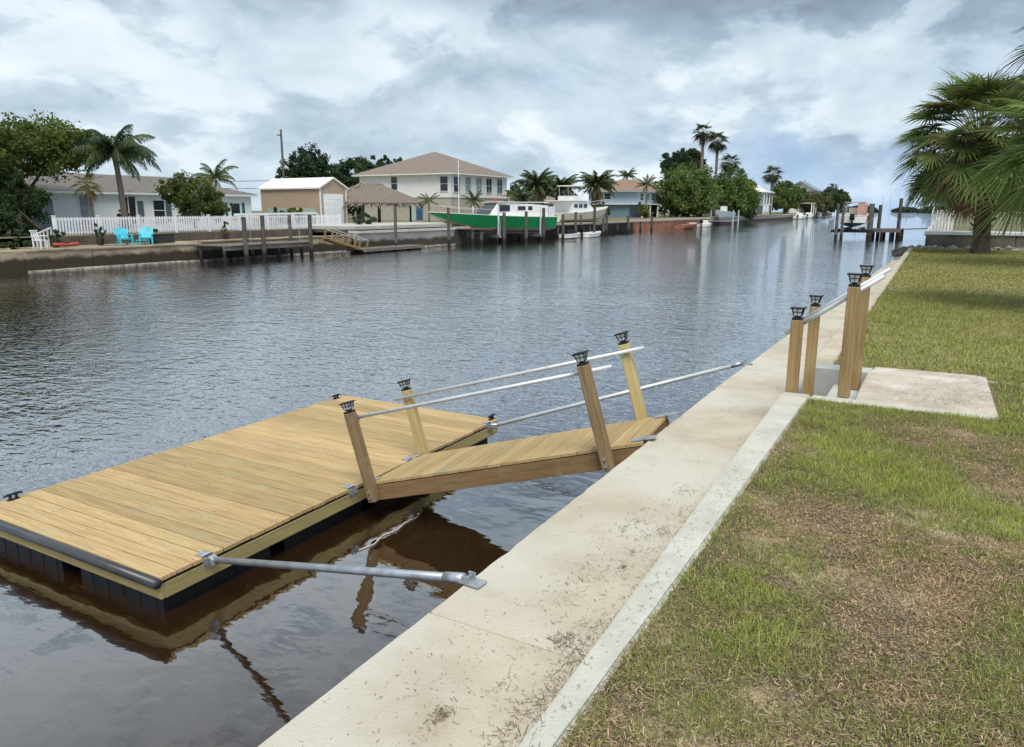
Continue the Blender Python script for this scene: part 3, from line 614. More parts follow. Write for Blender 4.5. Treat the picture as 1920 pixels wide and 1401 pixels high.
# ------------------------------------------------------------------ far bank: land and seawalls
ld = MB()
ld.add([(-41, -60, .05), (-41, 41.5, .05), (-900, 41.5, .05), (-900, -60, .05)], [(0, 1, 2, 3)])
ld.add([(-36, 41.5, .05), (-36, 150, .05), (-40, 240, .05), (-50, 420, .05), (-900, 420, .05), (-900, 41.5, .05)], [(0, 1, 2, 3, 4, 5)])
tag(ld.build('far_bank_ground', M_LAND), kind='structure')
tag(MB().box(-41, -37.45, 8, 41.5, -2.4, -.42).build('waterside_walk', M_WALLB), kind='structure')
def swall(label, pts, z0, z1, th, m, capm, capz=.10, capw=.35, step=3.0, toe=False):
    a = Vector(pts[0]); b = Vector(pts[-1]); t = thing('seawall', label, 'seawall', (a.x, a.y, z0))
    n = max(1, int((b - a).length / step)); d = (b - a) / n; u = d.normalized(); nr = Vector((u.y, -u.x))
    for i in range(n):
        p = a + d * i - a; q = p + d; p = p + u * .01; q = q - u * .01
        MB().prism([p + nr * 0, q + nr * 0, q - nr * th, p - nr * th], 0, z1 - z0 - capz).build('wall_panel', m, t, bevel=.015)
    if toe:                                     # uneven pale footing just above the water
        k = 40; pr = [a + (b - a) * (i / k) - a for i in range(k + 1)]
        MB().prism([v + nr * random.uniform(.10, .26) for v in pr] + [v + nr * .002 for v in pr[::-1]], W - z0 - .5, [W - z0 + random.uniform(.01, .09) for v in range(2 * k + 2)]).build('footing', mat('oyster crusted footing', (.40, .37, .32), (.20, .175, .145), scale=5, rough=.95, bump=.6, bscale=18), t)
    p = Vector((0, 0)); q = b - a
    MB().prism([p + nr * .07, q + nr * .07, q - nr * capw, p - nr * capw], z1 - z0 - capz + .003, z1 - z0).build('wall_cap', capm, t, bevel=.015)
    return t
swall('low stained brown seawall below the turquoise chairs across the canal', [(-37.4, 19.6), (-37.2, 29.2)], -2.6, -.40, .4, M_WALLB, M_WALLB, toe=True)
swall('stained seawall behind the old wooden dock across the canal', [(-37.2, 29.25), (-36.6, 41.4)], -2.6, -.30, .4, M_WALLB, M_WALLB, toe=True)
swall('grey concrete seawall with pale cap below the thatched hut', [(-36.1, 41.5), (-35.9, 53.5)], -2.6, -.02, .5, M_WALLG, M_KERB, .2, .9, toe=True)
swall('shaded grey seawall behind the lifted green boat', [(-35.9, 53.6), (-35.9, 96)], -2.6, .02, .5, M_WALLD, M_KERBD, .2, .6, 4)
swall('rust red bulkhead with pale top in front of the pale blue house', [(-35.9, 96.1), (-36, 132)], -2.6, .05, .5, M_RUST, M_SAND, .3, 1.2, 5)
swall('weathered seawall below the big round trees far along the canal', [(-36, 132.1), (-40, 240)], -2.6, .05, .5, M_WALLG, M_KERBD, .25, .6, 9)
swall('distant pale seawall near the canal mouth', [(-40, 240.2), (-50, 420)], -2.6, .05, .5, M_WALLG, M_KERBD, .3, .8, 18)
def stones(label, pts, n, smin, smax, spread, zc, m=M_ROCK, name='rubble_bank', stuff=True, seed=3):
    rg = random.Random(seed); b = MB()
    for i in range(n):
        k = rg.random() * (len(pts) - 1); j = int(k); f = k - j; x = pts[j][0] + (pts[j + 1][0] - pts[j][0]) * f + rg.uniform(-1, 1) * spread; y = pts[j][1] + (pts[j + 1][1] - pts[j][1]) * f + rg.uniform(-1, 1) * spread
        s = rg.uniform(smin, smax); vs = []
        z = zc + rg.uniform(-.3, .5) * s
        ic = [(0, 0, 1), (.9, 0, .3), (.3, .85, .3), (-.7, .55, .3), (-.7, -.55, .3), (.3, -.85, .3), (.7, .5, -.4), (-.3, .8, -.4), (-.9, 0, -.4), (-.3, -.8, -.4), (.7, -.5, -.4)]
        vs = [(x + a * s * rg.uniform(.7, 1.2), y + c * s * rg.uniform(.7, 1.2), z + e * s * .7 * rg.uniform(.7, 1.2)) for a, c, e in ic]
        b.add(vs, [(0, 1, 2), (0, 2, 3), (0, 3, 4), (0, 4, 5), (0, 5, 1), (1, 6, 2), (2, 7, 3), (3, 8, 4), (4, 9, 5), (5, 10, 1), (2, 6, 7), (3, 7, 8), (4, 8, 9), (5, 9, 10), (1, 10, 6), (6, 10, 9, 8, 7)])
    o = b.build(name, m); return tag(o, label, 'rocks', kind='stuff' if stuff else None)

tag(MB().box(-44.5, -36.95, 42.0, 57.5, -.2, .30).build('patio', mat('patio concrete', (.52, .50, .46), (.42, .40, .37), scale=.8, rough=.85), bevel=.03), kind='structure')
ldk = thing('wooden_dock', 'dark wooden dock along the seawall behind the lifted boats', 'dock', (-35.9, 53.8, -.12))
for i in range(70): MB().box(.05, 1.5, i * .6 + .01, i * .6 + .59, -.06, 0).build('plank', M_GREYWOOD, ldk)
for i in range(11): MB().tube([(1.35, .4 + i * 4.1, -2.6), (1.35, .4 + i * 4.1, -.065)], .12, 7).build('support_pile', M_PILE, ldk)
# promenade furniture
pw = thing('planter_wall', 'low dark retaining wall carrying the white picket fence', 'wall', (-41, 22, -.42))
for i in range(9): MB().box(0, .35, i * 2.2 + .01, i * 2.2 + 2.19, 0, .50).build('wall_block', mat('dark block wall', (.14, .115, .095), (.085, .07, .055), scale=2, rough=.95, bump=.4, bscale=14), pw, bevel=.02)

# white picket fence
fn = thing('picket_fence', 'long white picket fence in front of the low white house', 'fence', (-41.05, 23.2, .06))
FL = 45.2 - 23.2
me_pk = MB().prism([(-.045, 0), (.045, 0), (.045, .02), (-.045, .02)], 0, .92).mesh('picket'); me_pk.materials.append(M_FENCE)
npk = 132
for i in range(npk): put('picket', me_pk, None, fn, (.03, (i + .5) * FL / npk, .08), (0, 0, PI / 2))
for z in (.16, .86): MB().box(-.03, .005, 0, FL, z, z + .08).build('fence_rail', M_FENCE, fn)
me_fp = MB().box(-.07, .07, -.07, .07, 0, 1.06).box(-.09, .09, -.09, .09, 1.06, 1.10).mesh('fence_post'); me_fp.materials.append(M_FENCE)
for i in range(10): put('fence_post', me_fp, None, fn, (-.02, i * FL / 9, 0))
gr_ = thing('white_railing', 'short white railing stepping down beside the left end of the picket fence', 'railing', (-39.6, 21.2, -.42))
for i in range(6): MB().bar((-.25 * i, .33 * i, 0), (-.25 * i, .33 * i, .62 + .07 * i), .06).build('railing_post', M_FENCE, gr_)
MB().bar((0, 0, .60), (-1.25, 1.65, .95), .06).build('railing_bar', M_FENCE, gr_)

# turquoise garden chairs
def garden_chair():
    t = thing('garden_chair', '', 'chair')
    b = MB()
    for i, a in enumerate((-.30, -.18, -.06, .06, .18, .30)):
        h = .98 - abs(a) * .45; b.bar((-.20, a * .8, .28), (-.52, a * 1.05, h), .105, .02, (1, 0, 0))
    b.build('backrest', M_TURQ, t)
    b = MB()
    for i in range(5): x = .30 - i * .12; b.box(x - .05, x + .05, -.28, .28, .36 - i * .022, .38 - i * .022)
    b.build('seat', M_TURQ, t)
    for s in (-1, 1):
        MB().box(-.38, .36, s * .36 - .07, s * .36 + .07, .55, .575).build('armrest', M_TURQ, t)
        MB().bar((.30, s * .31, 0), (.30, s * .31, .55), .09, .03).build('leg', M_TURQ, t)
        MB().bar((.30, s * .31, .33), (-.62, s * .29, .02), .03, .12).build('leg', M_TURQ, t)
    return t
gc = garden_chair(); gc.location = (-38.7, 25.5, -.42); gc.rotation_euler = (0, 0, R(-15)); tag(gc, 'turquoise garden chair nearer the tall canopy tree, left of the pair', group='turquoise chairs by the water')
g2 = copy_tree(gc); g2.location = (-38.6, 26.75, -.42); g2.rotation_euler = (0, 0, R(-38)); tag(g2, 'turquoise garden chair next to the dark planter box, right of the pair')
ft = thing('footrest', 'low turquoise footrest in front of the turquoise garden chairs', 'footrest', (-38.0, 26.1, -.42))
MB().box(-.2, .2, -.28, .28, .24, .27).build('footrest_top', M_TURQ, ft)
for s in (-1, 1):
    for q in (-1, 1): MB().box(s * .17 - .02, s * .17 + .02, q * .25 - .02, q * .25 + .02, 0, .24).build('leg', M_TURQ, ft)
ky = thing('kayak', 'short red kayak lying on the walk left of the turquoise chairs', 'kayak', (-39.0, 22.5, -.42), (0, 0, R(84))); ky.scale = (.8, .8, .62)
secs = []
for k in range(9):
    x = -.78 + k * .195; w = .33 * math.sin(PI * (k + .35) / 8.7) ** .6 + .02; z = .05 + .05 * abs(k - 4) / 4
    secs.append([(x, w * math.cos(a), z + .16 + .15 * math.sin(a)) for a in [i * PI / 5 for i in range(10)]])
MB().loft(secs).build('hull', M_RED, ky, smooth=True); MB().box(-.25, .2, -.18, .18, .33, .40).build('cockpit_rim', M_BLACK, ky, bevel=.04)
wc = thing('patio_chair', 'white patio chair at the left end of the waterside walk', 'chair', (-38.6, 21.0, -.42), (0, 0, R(20)))
b = MB().box(-.22, .22, -.22, .22, .40, .44); b.build('seat', M_WHITE, wc)
b = MB()
for q in (-.18, -.06, .06, .18): b.bar((-.20, q, .44), (-.30, q, .90), .05, .02)
b.bar((-.30, -.24, .88), (-.30, .24, .88), .05); b.build('backrest', M_WHITE, wc)
for s in (-1, 1):
    for q in (-1, 1): MB().box(s * .2 - .025, s * .2 + .025, q * .2 - .025, q * .2 + .025, 0, .4).build('leg', M_WHITE, wc)
    MB().box(-.24, .22, s * .25 - .03, s * .25 + .03, .62, .65).build('armrest', M_WHITE, wc)
pbx = thing('planter_box', 'dark rectangular planter box right of the turquoise chairs', 'planter', (-39.2, 28.1, -.42))
MB().box(-.35, .35, -.65, .65, 0, .48).build('box', M_PLANT, pbx, bevel=.02); MB().box(-.38, .38, -.68, .68, .482, .52).build('rim', M_PLANT, pbx)
G1, G2 = (.022, .04, .018), (.05, .085, .03)
bush('clipped_shrub', 'round clipped dark shrub beside the planter box', (-39.7, 27.75, 0.1), [(0, 0, .25, .38, .38, .33)], 900, .045, G1, G2)
bush('potted_plant', 'dark potted plant in front of the picket fence, left of the chairs', (-39.6, 24.7, -.05), [(0, 0, .35, .38, .38, .36)], 420, .06, G1, G2, 'potted plant', pot=(.2, .36))
bush('potted_plant', 'dark bushy potted plant at the left end of the picket fence', (-39.4, 22.2, -.05), [(0, 0, .30, .5, .5, .36)], 500, .06, G1, G2, 'potted plant', pot=(.22, .36))
bush('potted_plant', 'small green potted plant near the wooden piles of the old dock', (-40.3, 33.6, -.05), [(0, 0, .4, .26, .26, .5)], 300, .06, (.05, .07, .02), (.09, .12, .035), 'potted plant', pot=(.18, .36))
bush('bank_shrub', 'yellow green shrub spilling over the bank at the far left', (-39.2, 18.6, -.45), [(0, 0, .35, .9, 1.4, .5), (-.6, -2.0, .5, 1.0, 1.5, .7)], 2200, .07, (.06, .08, .018), (.13, .15, .03))
bush('bank_shrub', 'dark shrub on the bank left of the white patio chair', (-39.0, 20.2, -.45), [(0, 0, .35, .7, .7, .5)], 900, .06, G1, G2)
swall('dark overgrown bank wall at the far left below the canopy tree', [(-38.2, 6), (-37.5, 19.5)], -2.6, -.46, .4, M_WALLB, M_WALLB)

# ------------------------------------------------------------------ far bank: buildings
def win(parent, face, c, w, h, fm=M_WHITE, gm=M_GLASS, bars=1, name='window', mull=0):
    """window on a wall facing +X ('X') or -Y ('Y'); c = centre on the wall plane, parent coordinates"""
    x, y, z = c; f = MB(); g = MB(); t = .07
    def bx(b, a0, a1, z0, z1, d0, d1):
        if face == 'X': b.box(x + d0, x + d1, y + a0, y + a1, z + z0, z + z1)
        else: b.box(x + a0, x + a1, y - d1, y - d0, z + z0, z + z1)
    bx(f, -w / 2 - t, w / 2 + t, h / 2, h / 2 + t, 0, .07); bx(f, -w / 2 - t - .03, w / 2 + t + .03, -h / 2 - t, -h / 2, 0, .11)
    bx(f, -w / 2 - t, -w / 2, -h / 2, h / 2, 0, .07); bx(f, w / 2, w / 2 + t, -h / 2, h / 2, 0, .07)
    for k in range(bars): zz = -h / 2 + h * (k + 1) / (bars + 1); bx(f, -w / 2, w / 2, zz - .025, zz + .025, 0, .055)
    for k in range(mull): aa = -w / 2 + w * (k + 1) / (mull + 1); bx(f, aa - .03, aa + .03, -h / 2, h / 2, 0, .06)
    o = f.build(name, fm, parent); bx(g, -w / 2, w / 2, -h / 2, h / 2, .01, .03); g.build('pane', gm, o); return o
def hip(parent, x0, x1, y0, y1, ze, zr, m, oh=.5, rid=None, fascia=M_WHITE, name='roof', th=.18):
    x0 -= oh; x1 += oh; y0 -= oh; y1 += oh; lx = x1 - x0; ly = y1 - y0
    if rid is None: rid = min(lx, ly) / 2
    if ly >= lx: r0 = ((x0 + x1) / 2, y0 + rid, zr); r1 = ((x0 + x1) / 2, y1 - rid, zr)
    else: r0 = (x0 + rid, (y0 + y1) / 2, zr); r1 = (x1 - rid, (y0 + y1) / 2, zr)
    v = [(x0, y0, ze), (x1, y0, ze), (x1, y1, ze), (x0, y1, ze), r0, r1]
    if ly >= lx: f = [(0, 1, 4), (1, 2, 5, 4), (2, 3, 5), (3, 0, 4, 5), (3, 2, 1, 0)]
    else: f = [(0, 1, 5, 4), (1, 2, 5), (2, 3, 4, 5), (3, 0, 4), (3, 2, 1, 0)]
    r = MB().add(v, f).build(name, m, parent)
    fb = MB(); fb.box(x0 + .02, x1 - .02, y0 + .02, y1 - .02, ze - th, ze - .004); fb.build('fascia', fascia, r)
    return r
def gable(parent, x0, x1, y0, y1, ze, zr, m, axis, oh=.35, wallm=None, th=.12):
    """ridge along axis; roof is two tilted slabs, gable walls below"""
    rf = MB()
    if axis == 'X':
        ym = (y0 + y1) / 2; s = (zr - ze) / (ym - y0)
        for sg in (-1, 1):
            ye = (y0 - oh) if sg < 0 else (y1 + oh); zz = ze - s * oh
            rf.add([(x0 - oh, ye, zz), (x1 + oh, ye, zz), (x1 + oh, ym, zr), (x0 - oh, ym, zr), (x0 - oh, ye, zz + th), (x1 + oh, ye, zz + th), (x1 + oh, ym, zr + th), (x0 - oh, ym, zr + th)], [(3, 2, 1, 0), (4, 5, 6, 7), (0, 1, 5, 4), (1, 2, 6, 5), (2, 3, 7, 6), (3, 0, 4, 7)])
        if wallm: MB().loft([[(x, y0, ze), (x, y1, ze), (x, ym, zr)] for x in (x0, x1)]).build('gable_wall', wallm, parent)
    else:
        xm = (x0 + x1) / 2; s = (zr - ze) / (xm - x0)
        for sg in (-1, 1):
            xe = (x0 - oh) if sg < 0 else (x1 + oh); zz = ze - s * oh
            rf.add([(xe, y0 - oh, zz), (xe, y1 + oh, zz), (xm, y1 + oh, zr), (xm, y0 - oh, zr), (xe, y0 - oh, zz + th), (xe, y1 + oh, zz + th), (xm, y1 + oh, zr + th), (xm, y0 - oh, zr + th)], [(3, 2, 1, 0), (4, 5, 6, 7), (0, 1, 5, 4), (1, 2, 6, 5), (2, 3, 7, 6), (3, 0, 4, 7)])
        if wallm: MB().loft([[(x0, y, ze), (x1, y, ze), (xm, y, zr)] for y in (y0, y1)]).build('gable_wall', wallm, parent)
    return rf.build('roof', m, parent)

# low white house behind the picket fence
h1 = thing('white_house', 'low white house with grey brown hip roof behind the picket fence', 'house', (-50, 28.5, .05))
MB().box(-9, 0, -4, 16.0, 0, 2.55).build('wall', M_SID, h1)
hip(h1, -9, 0, -4, 16.0, 2.62, 3.95, M_SHING, .4)
for y, w, g, hh in ((2.0, .95, M_GLASSL, 1.9), (5.0, 1.1, M_GLASS, 1.9), (14.3, .9, M_GLASS, 1.1)):
    win(h1, 'X', (0, y, 1.35), w, hh, gm=g, bars=0, mull=1 if w > 1 else 0, name='window')
for y in (5.95, 8.2, 10.6): MB().box(.0, .05, y - .22, y + .22, .6, 2.0).build('shutter', mat('slate shutter', (.10, .14, .16), (.08, .11, .13), rough=.7), h1)
for y, g in ((7.4, M_GLASS), (9.7, M_GLASS)): win(h1, 'X', (0, y, 1.35), .9, 1.4, gm=g)
MB().box(0, .05, 13.3, 13.55, .9, 1.95).build('shutter', mat('teal shutter', (.03, .16, .19), (.025, .12, .15), rough=.6), h1)
MB().box(0, .05, 15.0, 15.25, .9, 1.95).build('shutter', MATS['teal shutter'], h1)
MB().box(.02, .04, -1.4, -.2, 0, 2.1).build('door', M_GLASSL, h1)

# tan shed with white roof
sh_ = thing('shed', 'tan metal shed with white roof and white roll-up door', 'shed', (-46, 48.3, .05))
MB().box(-7.0, 0, 0, 3.3, 0, 3.2).build('wall', M_SHED, sh_)
gable(sh_, -7.0, 0, 0, 3.3, 3.2, 4.0, M_ROOFW, 'X', .18, M_SHED)
me_ = MB().box(0, .04, -1.0, 1.0, 0, .44).mesh('door_slat', bevel=.012); me_.materials.append(M_WHITE)
dr_ = MB().box(0, .02, .45, 2.85, 0, 2.7).build('door', M_WHITE, sh_)
for k in range(6): put('door_slat', me_, None, dr_, (.022, 1.65, .01 + k * .447))
MB().box(0, .05, -.02, .12, 0, 3.2).build('corner_trim', M_WHITE, sh_); MB().box(0, .05, 3.2, 3.32, 0, 3.2).build('corner_trim', M_WHITE, sh_)
fy_ = thing('yard_fence', 'pale green yard fence between the white house and tan shed', 'fence', (-46.5, 43.0, .05))
for i in range(8): MB().box(0, .03, i * .68 + .01, i * .68 + .67, 0, 1.55).build('fence_panel', mat('pale green fence', (.44, .50, .42), (.38, .44, .36), rough=.7), fy_)

# big cream house
hx, hy = -55, 81.3
h2 = thing('cream_house', 'large two-storey cream house with tan hip roof', 'house', (hx, hy, .05))
MB().box(-15, 0, 0, 14.3, 2.9, 5.9).build('upper_wall', M_CREAM, h2)
MB().box(-14.9, -.1, .1, 14.2, 0, 2.896).build('lower_wall', M_TAN, h2)
hip(h2, -15, 0, 0, 14.3, 5.95, 9.15, M_SHINGB, .75, fascia=M_CREAM)
win(h2, 'Y', (-9.0, 0, 4.75), 1.0, 1.7, fm=M_CREAM)
win(h2, 'Y', (-1.0, 0, 4.6), 1.15, 1.8)
for y in (1.3, 4.0, 6.7, 9.3, 12.2): win(h2, 'X', (0, y, 4.55), 1.35, 1.9, mull=1 if y > 6 else 0, gm=M_GLASSL if y in (4.0, 6.7) else M_GLASS)
win(h2, 'X', (-.1, 9.0, 1.5), 1.2, 1.0)
dd = MB().box(-5.55, -4.55, .02, .1, 0, 2.2).build('door', M_DOORB, h2); MB().box(-4.75, -4.68, -.03, .019, 1.0, 1.1).build('door_handle', M_GALV, dd)
MB().box(-6.6, -5.7, .03, .1, 0, 2.3).build('door_panel', mat('pale green panel', (.45, .53, .46), (.40, .47, .41)), h2)
hx2 = thing('low_house', 'low tan wing with brown hip roof right of the cream house', 'house', (-50, 93.5, .05))
MB().box(-8, 0, 2.5, 12, 0, 2.3).build('wall', M_TAN, hx2); hip(hx2, -8, 0, 2.5, 12, 2.35, 4.0, M_SHINGB, .6, fascia=M_TAN); win(hx2, 'X', (0, 6, 1.2), 1.2, 1.1)

# thatched hut
th_ = thing('thatched_hut', 'open hut with shaggy thatched roof beside the tan shed', 'hut', (-46.6, 55.6, .05))
for x in (-2.0, 0, 1.9):
    for y in (-3.4, -1.1, 1.2, 3.5): MB().tube([(x, y, 0), (x + .03, y, 2.1)], .10, 8).build('post', M_PILE, th_, smooth=True)
tr = MB()
def ring(hx_, hy_, z): return [(-hx_, -hy_, z), (hx_, -hy_, z), (hx_, hy_, z), (-hx_, hy_, z)]
tr.loft([ring(2.9, 4.3, 1.85), ring(2.95, 4.35, 2.0), ring(1.9, 3.1, 2.75), ring(.9, 1.9, 3.35), ring(.12, 1.1, 3.75)])
tr.build('roof', M_THATCH, th_)
P = []
for k in range(5200):
    f = rng.uniform() ** .8; a = rng.uniform(0, 4); s = int(a); u = (a - s) * 2 - 1; hx_ = 2.98 - 2.8 * f; hy_ = 4.4 - 3.2 * f; z = 1.88 + 1.9 * f
    P.append({0: (u * hx_, -hy_, z), 1: (hx_, u * hy_, z), 2: (u * hx_, hy_, z), 3: (-hx_, u * hy_, z)}[s])
P = np.array(P); D = np.stack([P[:, 0] * .12, P[:, 1] * .12, np.full(len(P), -.42)], 1) + rng.normal(size=P.shape) * .14
D = D / np.linalg.norm(D, axis=1, keepdims=True) * rng.uniform(.3, .8, (len(P), 1)); S_ = unit(len(P)) * .05
V = np.stack([P - S_, P + S_, P + D + S_ * .4, P + D - S_ * .4], 1).reshape(-1, 3)
tn = np.array((.40, .345, .295)) * rng.uniform(.5, 1.15, (len(P), 1))
tag(fast('thatch_fronds', V, np.arange(len(V)).reshape(-1, 4), np.repeat(tn, 4, 0), M_LITTER, th_), kind='stuff')

# pale blue house on posts
h3 = thing('blue_house', 'pale blue raised house with orange brown roof', 'house', (-46, 124.6, .05))
MB().box(-9, 0, 0, 15.5, 2.35, 4.45).build('upper_wall', M_BLUE, h3); MB().box(-8.8, -1.4, .1, 15.3, 0, 2.34).build('lower_wall', mat('slate blue wall', (.20, .28, .33), (.16, .22, .27)), h3)
hip(h3, -9, 0, 0, 15.5, 4.5, 6.7, M_SHINGO, .8, fascia=M_BLUE)
MB().box(-9, 1.2, -.5, 15.5, 2.2, 2.34).build('balcony_deck', M_WHITE, h3)
for y in (2.2, 5.0, 8.0, 10.4, 12.8): win(h3, 'X', (0, y, 3.5), 1.3, 1.1, fm=mat('cream trim', (.62, .60, .45), (.55, .53, .40)), mull=1)
win(h3, 'Y', (-5.4, 0, 3.6), 1.2, .9)
for y in (0, 4, 8, 12, 15.3): MB().box(.9, 1.1, y - .1, y + .1, 0, 2.19).build('support_post', M_WHITE, h3)
sb = MB(); sb.bar((1.6, 11.5, 2.2), (1.6, 15.5, .1), .2, .25); sb.bar((1.6, 11.5, 3.1), (1.6, 15.5, 1.0), .08); sb.build('stair', M_WHITE, h3)

h4 = thing('white_roof_house', 'grey raised house with bright white metal roof beyond the round trees', 'house', (-44, 214, .05))
MB().box(-9, 0, 0, 11, 2.6, 5.9).build('upper_wall', mat('lilac grey wall', (.42, .41, .44), (.35, .34, .37)), h4); MB().box(-8.6, -1, .4, 10.6, 0, 2.59).build('lower_wall', mat('beige wall', (.50, .45, .39), (.43, .38, .33)), h4)
hip(h4, -9, 0, 0, 11, 6.0, 8.9, M_ROOFW, 1.6)
for y in (0, 3.6, 7.2, 10.8): MB().box(1.0, 1.25, y - .12, y + .12, 0, 5.8).build('support_post', M_WHITE, h4)
MB().box(0.02, 1.3, 0, 11, 2.45, 2.59).build('balcony_deck', M_WHITE, h4)
for y in (2, 5.5, 9): win(h4, 'X', (0, y, 4.3), 1.6, 1.5); win(h4, 'X', (-1, y, 1.4), 1.4, 1.4)
h5 = thing('gabled_house', 'distant cream house with blue grey gabled roof above trees', 'house', (-42.5, 300, .05))
MB().box(-10, 0, 0, 16, 0, 8.3).build('wall', M_CREAM, h5)
gable(h5, -10, 0, 0, 16, 8.3, 11.2, mat('blue grey roof', (.24, .29, .34), (.19, .23, .28), rough=.7), 'Y', .9, M_CREAM, .3)
for x in (-7.2, -3.2): win(h5, 'Y', (x, 0, 7.4), 1.3, 1.2)
MB().tube([(-4, 3, 9.5), (-4, 3, 12.0)], .3, 8).build('chimney', M_TAN, h5)

# ------------------------------------------------------------------ far bank: trees
YG1, YG2 = (.04, .06, .013), (.105, .135, .028)
tree('canopy_tree', 'broad flat-topped yellow green canopy tree at the far left', (-47, 25.4, .05), [(0, 0, 5.3, 3.6, 3.6, 1.3), (1.5, 2.2, 5.0, 2.2, 2.2, 1.1), (-1.5, -2.6, 4.9, 3.0, 2.8, 1.4), (1.8, -3.5, 4.4, 2.6, 2.6, 1.5), (0, -.5, 4.2, 3.4, 3.0, 1.0)], 26000, .13, YG1, YG2, .28, .16, limbs=12, top=(.3, -.6, 3.6), flat=.35)
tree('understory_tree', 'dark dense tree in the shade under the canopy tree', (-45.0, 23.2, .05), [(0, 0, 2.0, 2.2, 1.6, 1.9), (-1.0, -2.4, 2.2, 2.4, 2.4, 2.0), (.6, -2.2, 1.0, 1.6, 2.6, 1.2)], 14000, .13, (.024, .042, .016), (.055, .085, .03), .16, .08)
tree('leaning_tree', 'dark slanting bare-stemmed tree left of the picket fence', (-43.4, 24.2, .05), [(-.6, -2.0, 2.2, .9, 1.2, .8), (-.3, -1.2, 2.6, .8, .8, .6)], 1200, .09, (.015, .026, .012), (.035, .05, .02), .10, .06, top=(-.5, -1.6, 1.9))
tree('conifer_shrub', 'small dark upright shrub beside the left end of the fence', (-42.4, 22.0, .05), [(0, 0, .9, .38, .38, .8)], 700, .07, G1, G2, .05, .03, cat='shrub')
feather_palm('queen_palm', 'tall feathery palm with grey trunk rising before the white house', (-44, 29.2, .05), 4.7, 2.75, 30, 50, (.05, .08, .04), (.10, .135, .06), r=.17, lean=(.15, -.35), leaf=.42, droop=1.45, lw=.010, hang=.9, up=.85)
fan_palm('yellowing_palm', 'short palm with yellowing drooping fronds before the white house', (-43, 26.4, .05), 2.75, .55, .55, 14, 3, 18, (.11, .09, .022), (.17, .125, .03), r=.09, boots=False, seg_w=1.6)
tree('leafy_tree', 'round leafy green tree growing in front of the white house', (-44, 34.2, .05), [(0, 0, 2.35, 1.6, 1.7, 1.45), (.2, 1.1, 1.9, 1.2, 1.2, 1.2), (-.2, -1.0, 2.6, 1.1, 1.1, 1.0), (0, 1.9, 1.5, .8, .8, .8)], 15000, .10, (.045, .065, .018), (.12, .14, .045), .12, .07)
feather_palm('arching_palm', 'arching pale palm fronds showing above the white house roof', (-54, 44.4, .05), 3.9, 2.3, 14, 40, (.07, .10, .04), (.13, .165, .06), r=.13, up=1.05, droop=1.6, lw=.011, hang=.9)
bush('flower_bush', 'small red flowering bush against the white house wall', (-46.5, 30.6, .05), [(0, 0, .9, .5, .5, .6)], 400, .07, (.05, .02, .02), (.12, .03, .03))
bush('low_palm', 'yellow green low palm clump in front of the tan shed', (-45.2, 44.4, .05), [(0, 0, 1.0, .7, 1.2, .8)], 1500, .15, (.08, .095, .02), (.17, .17, .04))
bush('hedge_plant', 'dark upright hedge plants by the shed, left of the yellow clump', (-45.2, 42.4, .05), [(0, 0, .9, .4, .5, .8), (0, .9, .9, .4, .4, .8)], 900, .10, G1, G2)
bush('hedge_plant', 'slender dark plant between the yellow clump and roll-up door', (-45.0, 46.6, .05), [(0, 0, .7, .25, .4, .7)], 400, .10, G1, G2)
bush('round_shrub', 'dark blue green round shrub at the right end of the picket fence', (-40.4, 47.3, .05), [(0, 0, .55, .9, 1.1, .6)], 1800, .07, (.025, .045, .035), (.05, .08, .055))
DG1, DG2 = (.016, .032, .017), (.045, .075, .03)
tree('dark_tree', 'dark round tree behind the shed, right of the utility pole', (-80, 82, .05), [(0, 0, 7.2, 2.9, 3.0, 3.2), (1.0, 2.4, 6.2, 2.4, 2.4, 2.6), (-1.0, -2.0, 5.6, 2.2, 2.2, 2.4), (0, 0, 3.6, 3.0, 3.6, 2.6)], 16000, .25, DG1, DG2, .35, .2)
tree('dark_tree', 'dark spreading tree touching the left side of the cream house', (-80, 92.5, .05), [(0, 0, 6.4, 3.2, 3.6, 2.9), (.5, 3.6, 7.0, 2.0, 2.2, 2.4), (0, -3.4, 5.4, 2.2, 2.4, 2.4), (0, 0, 3.2, 3.2, 5.0, 2.6)], 16000, .25, DG1, DG2, .35, .2)
tree('dark_tree', 'dark treetop peeping above the left slope of the tan roof', (-88, 110, .05), [(0, 0, 9.3, 1.6, 2.2, 1.4), (0, 3.6, 9.5, 1.4, 1.6, 1.2), (0, 1.5, 6.5, 2.2, 3.2, 2.6)], 7000, .26, DG1, DG2, .3, .18)
feather_palm('young_palm', 'young palm with few arching fronds left of the green boat bow', (-42, 58.4, .05), 2.1, 1.35, 10, 16, (.05, .085, .03), (.10, .14, .05), r=.09, up=.85)
feather_palm('young_palm', 'young palm with upright fronds behind the green boat cabin', (-42, 66.2, .05), 2.2, 1.7, 12, 16, (.045, .075, .03), (.09, .12, .045), r=.10, up=1.0)
PG1, PG2 = (.045, .07, .03), (.10, .13, .05)
feather_palm('clump_palm', 'tall dark palm at the left of the palm clump behind the white cruiser', (-47, 89.5, .05), 4.6, 3.4, 34, 22, PG1, PG2, r=.2, dead=6)
feather_palm('clump_palm', 'bushy palm in the middle of the clump behind the white cruiser', (-44.5, 91.5, .05), 4.0, 3.5, 36, 22, PG1, PG2, r=.2, dead=8)
feather_palm('clump_palm', 'low palm at the right side of the cream house', (-46.5, 84.5, .05), 2.6, 2.6, 28, 18, PG1, PG2, r=.18, dead=3)
feather_palm('clump_palm', 'shaggy broad palm with brown skirt right of the white cruiser', (-45, 104.8, .05), 5.0, 3.5, 38, 22, (.045, .06, .022), (.09, .105, .035), r=.24, dead=12)
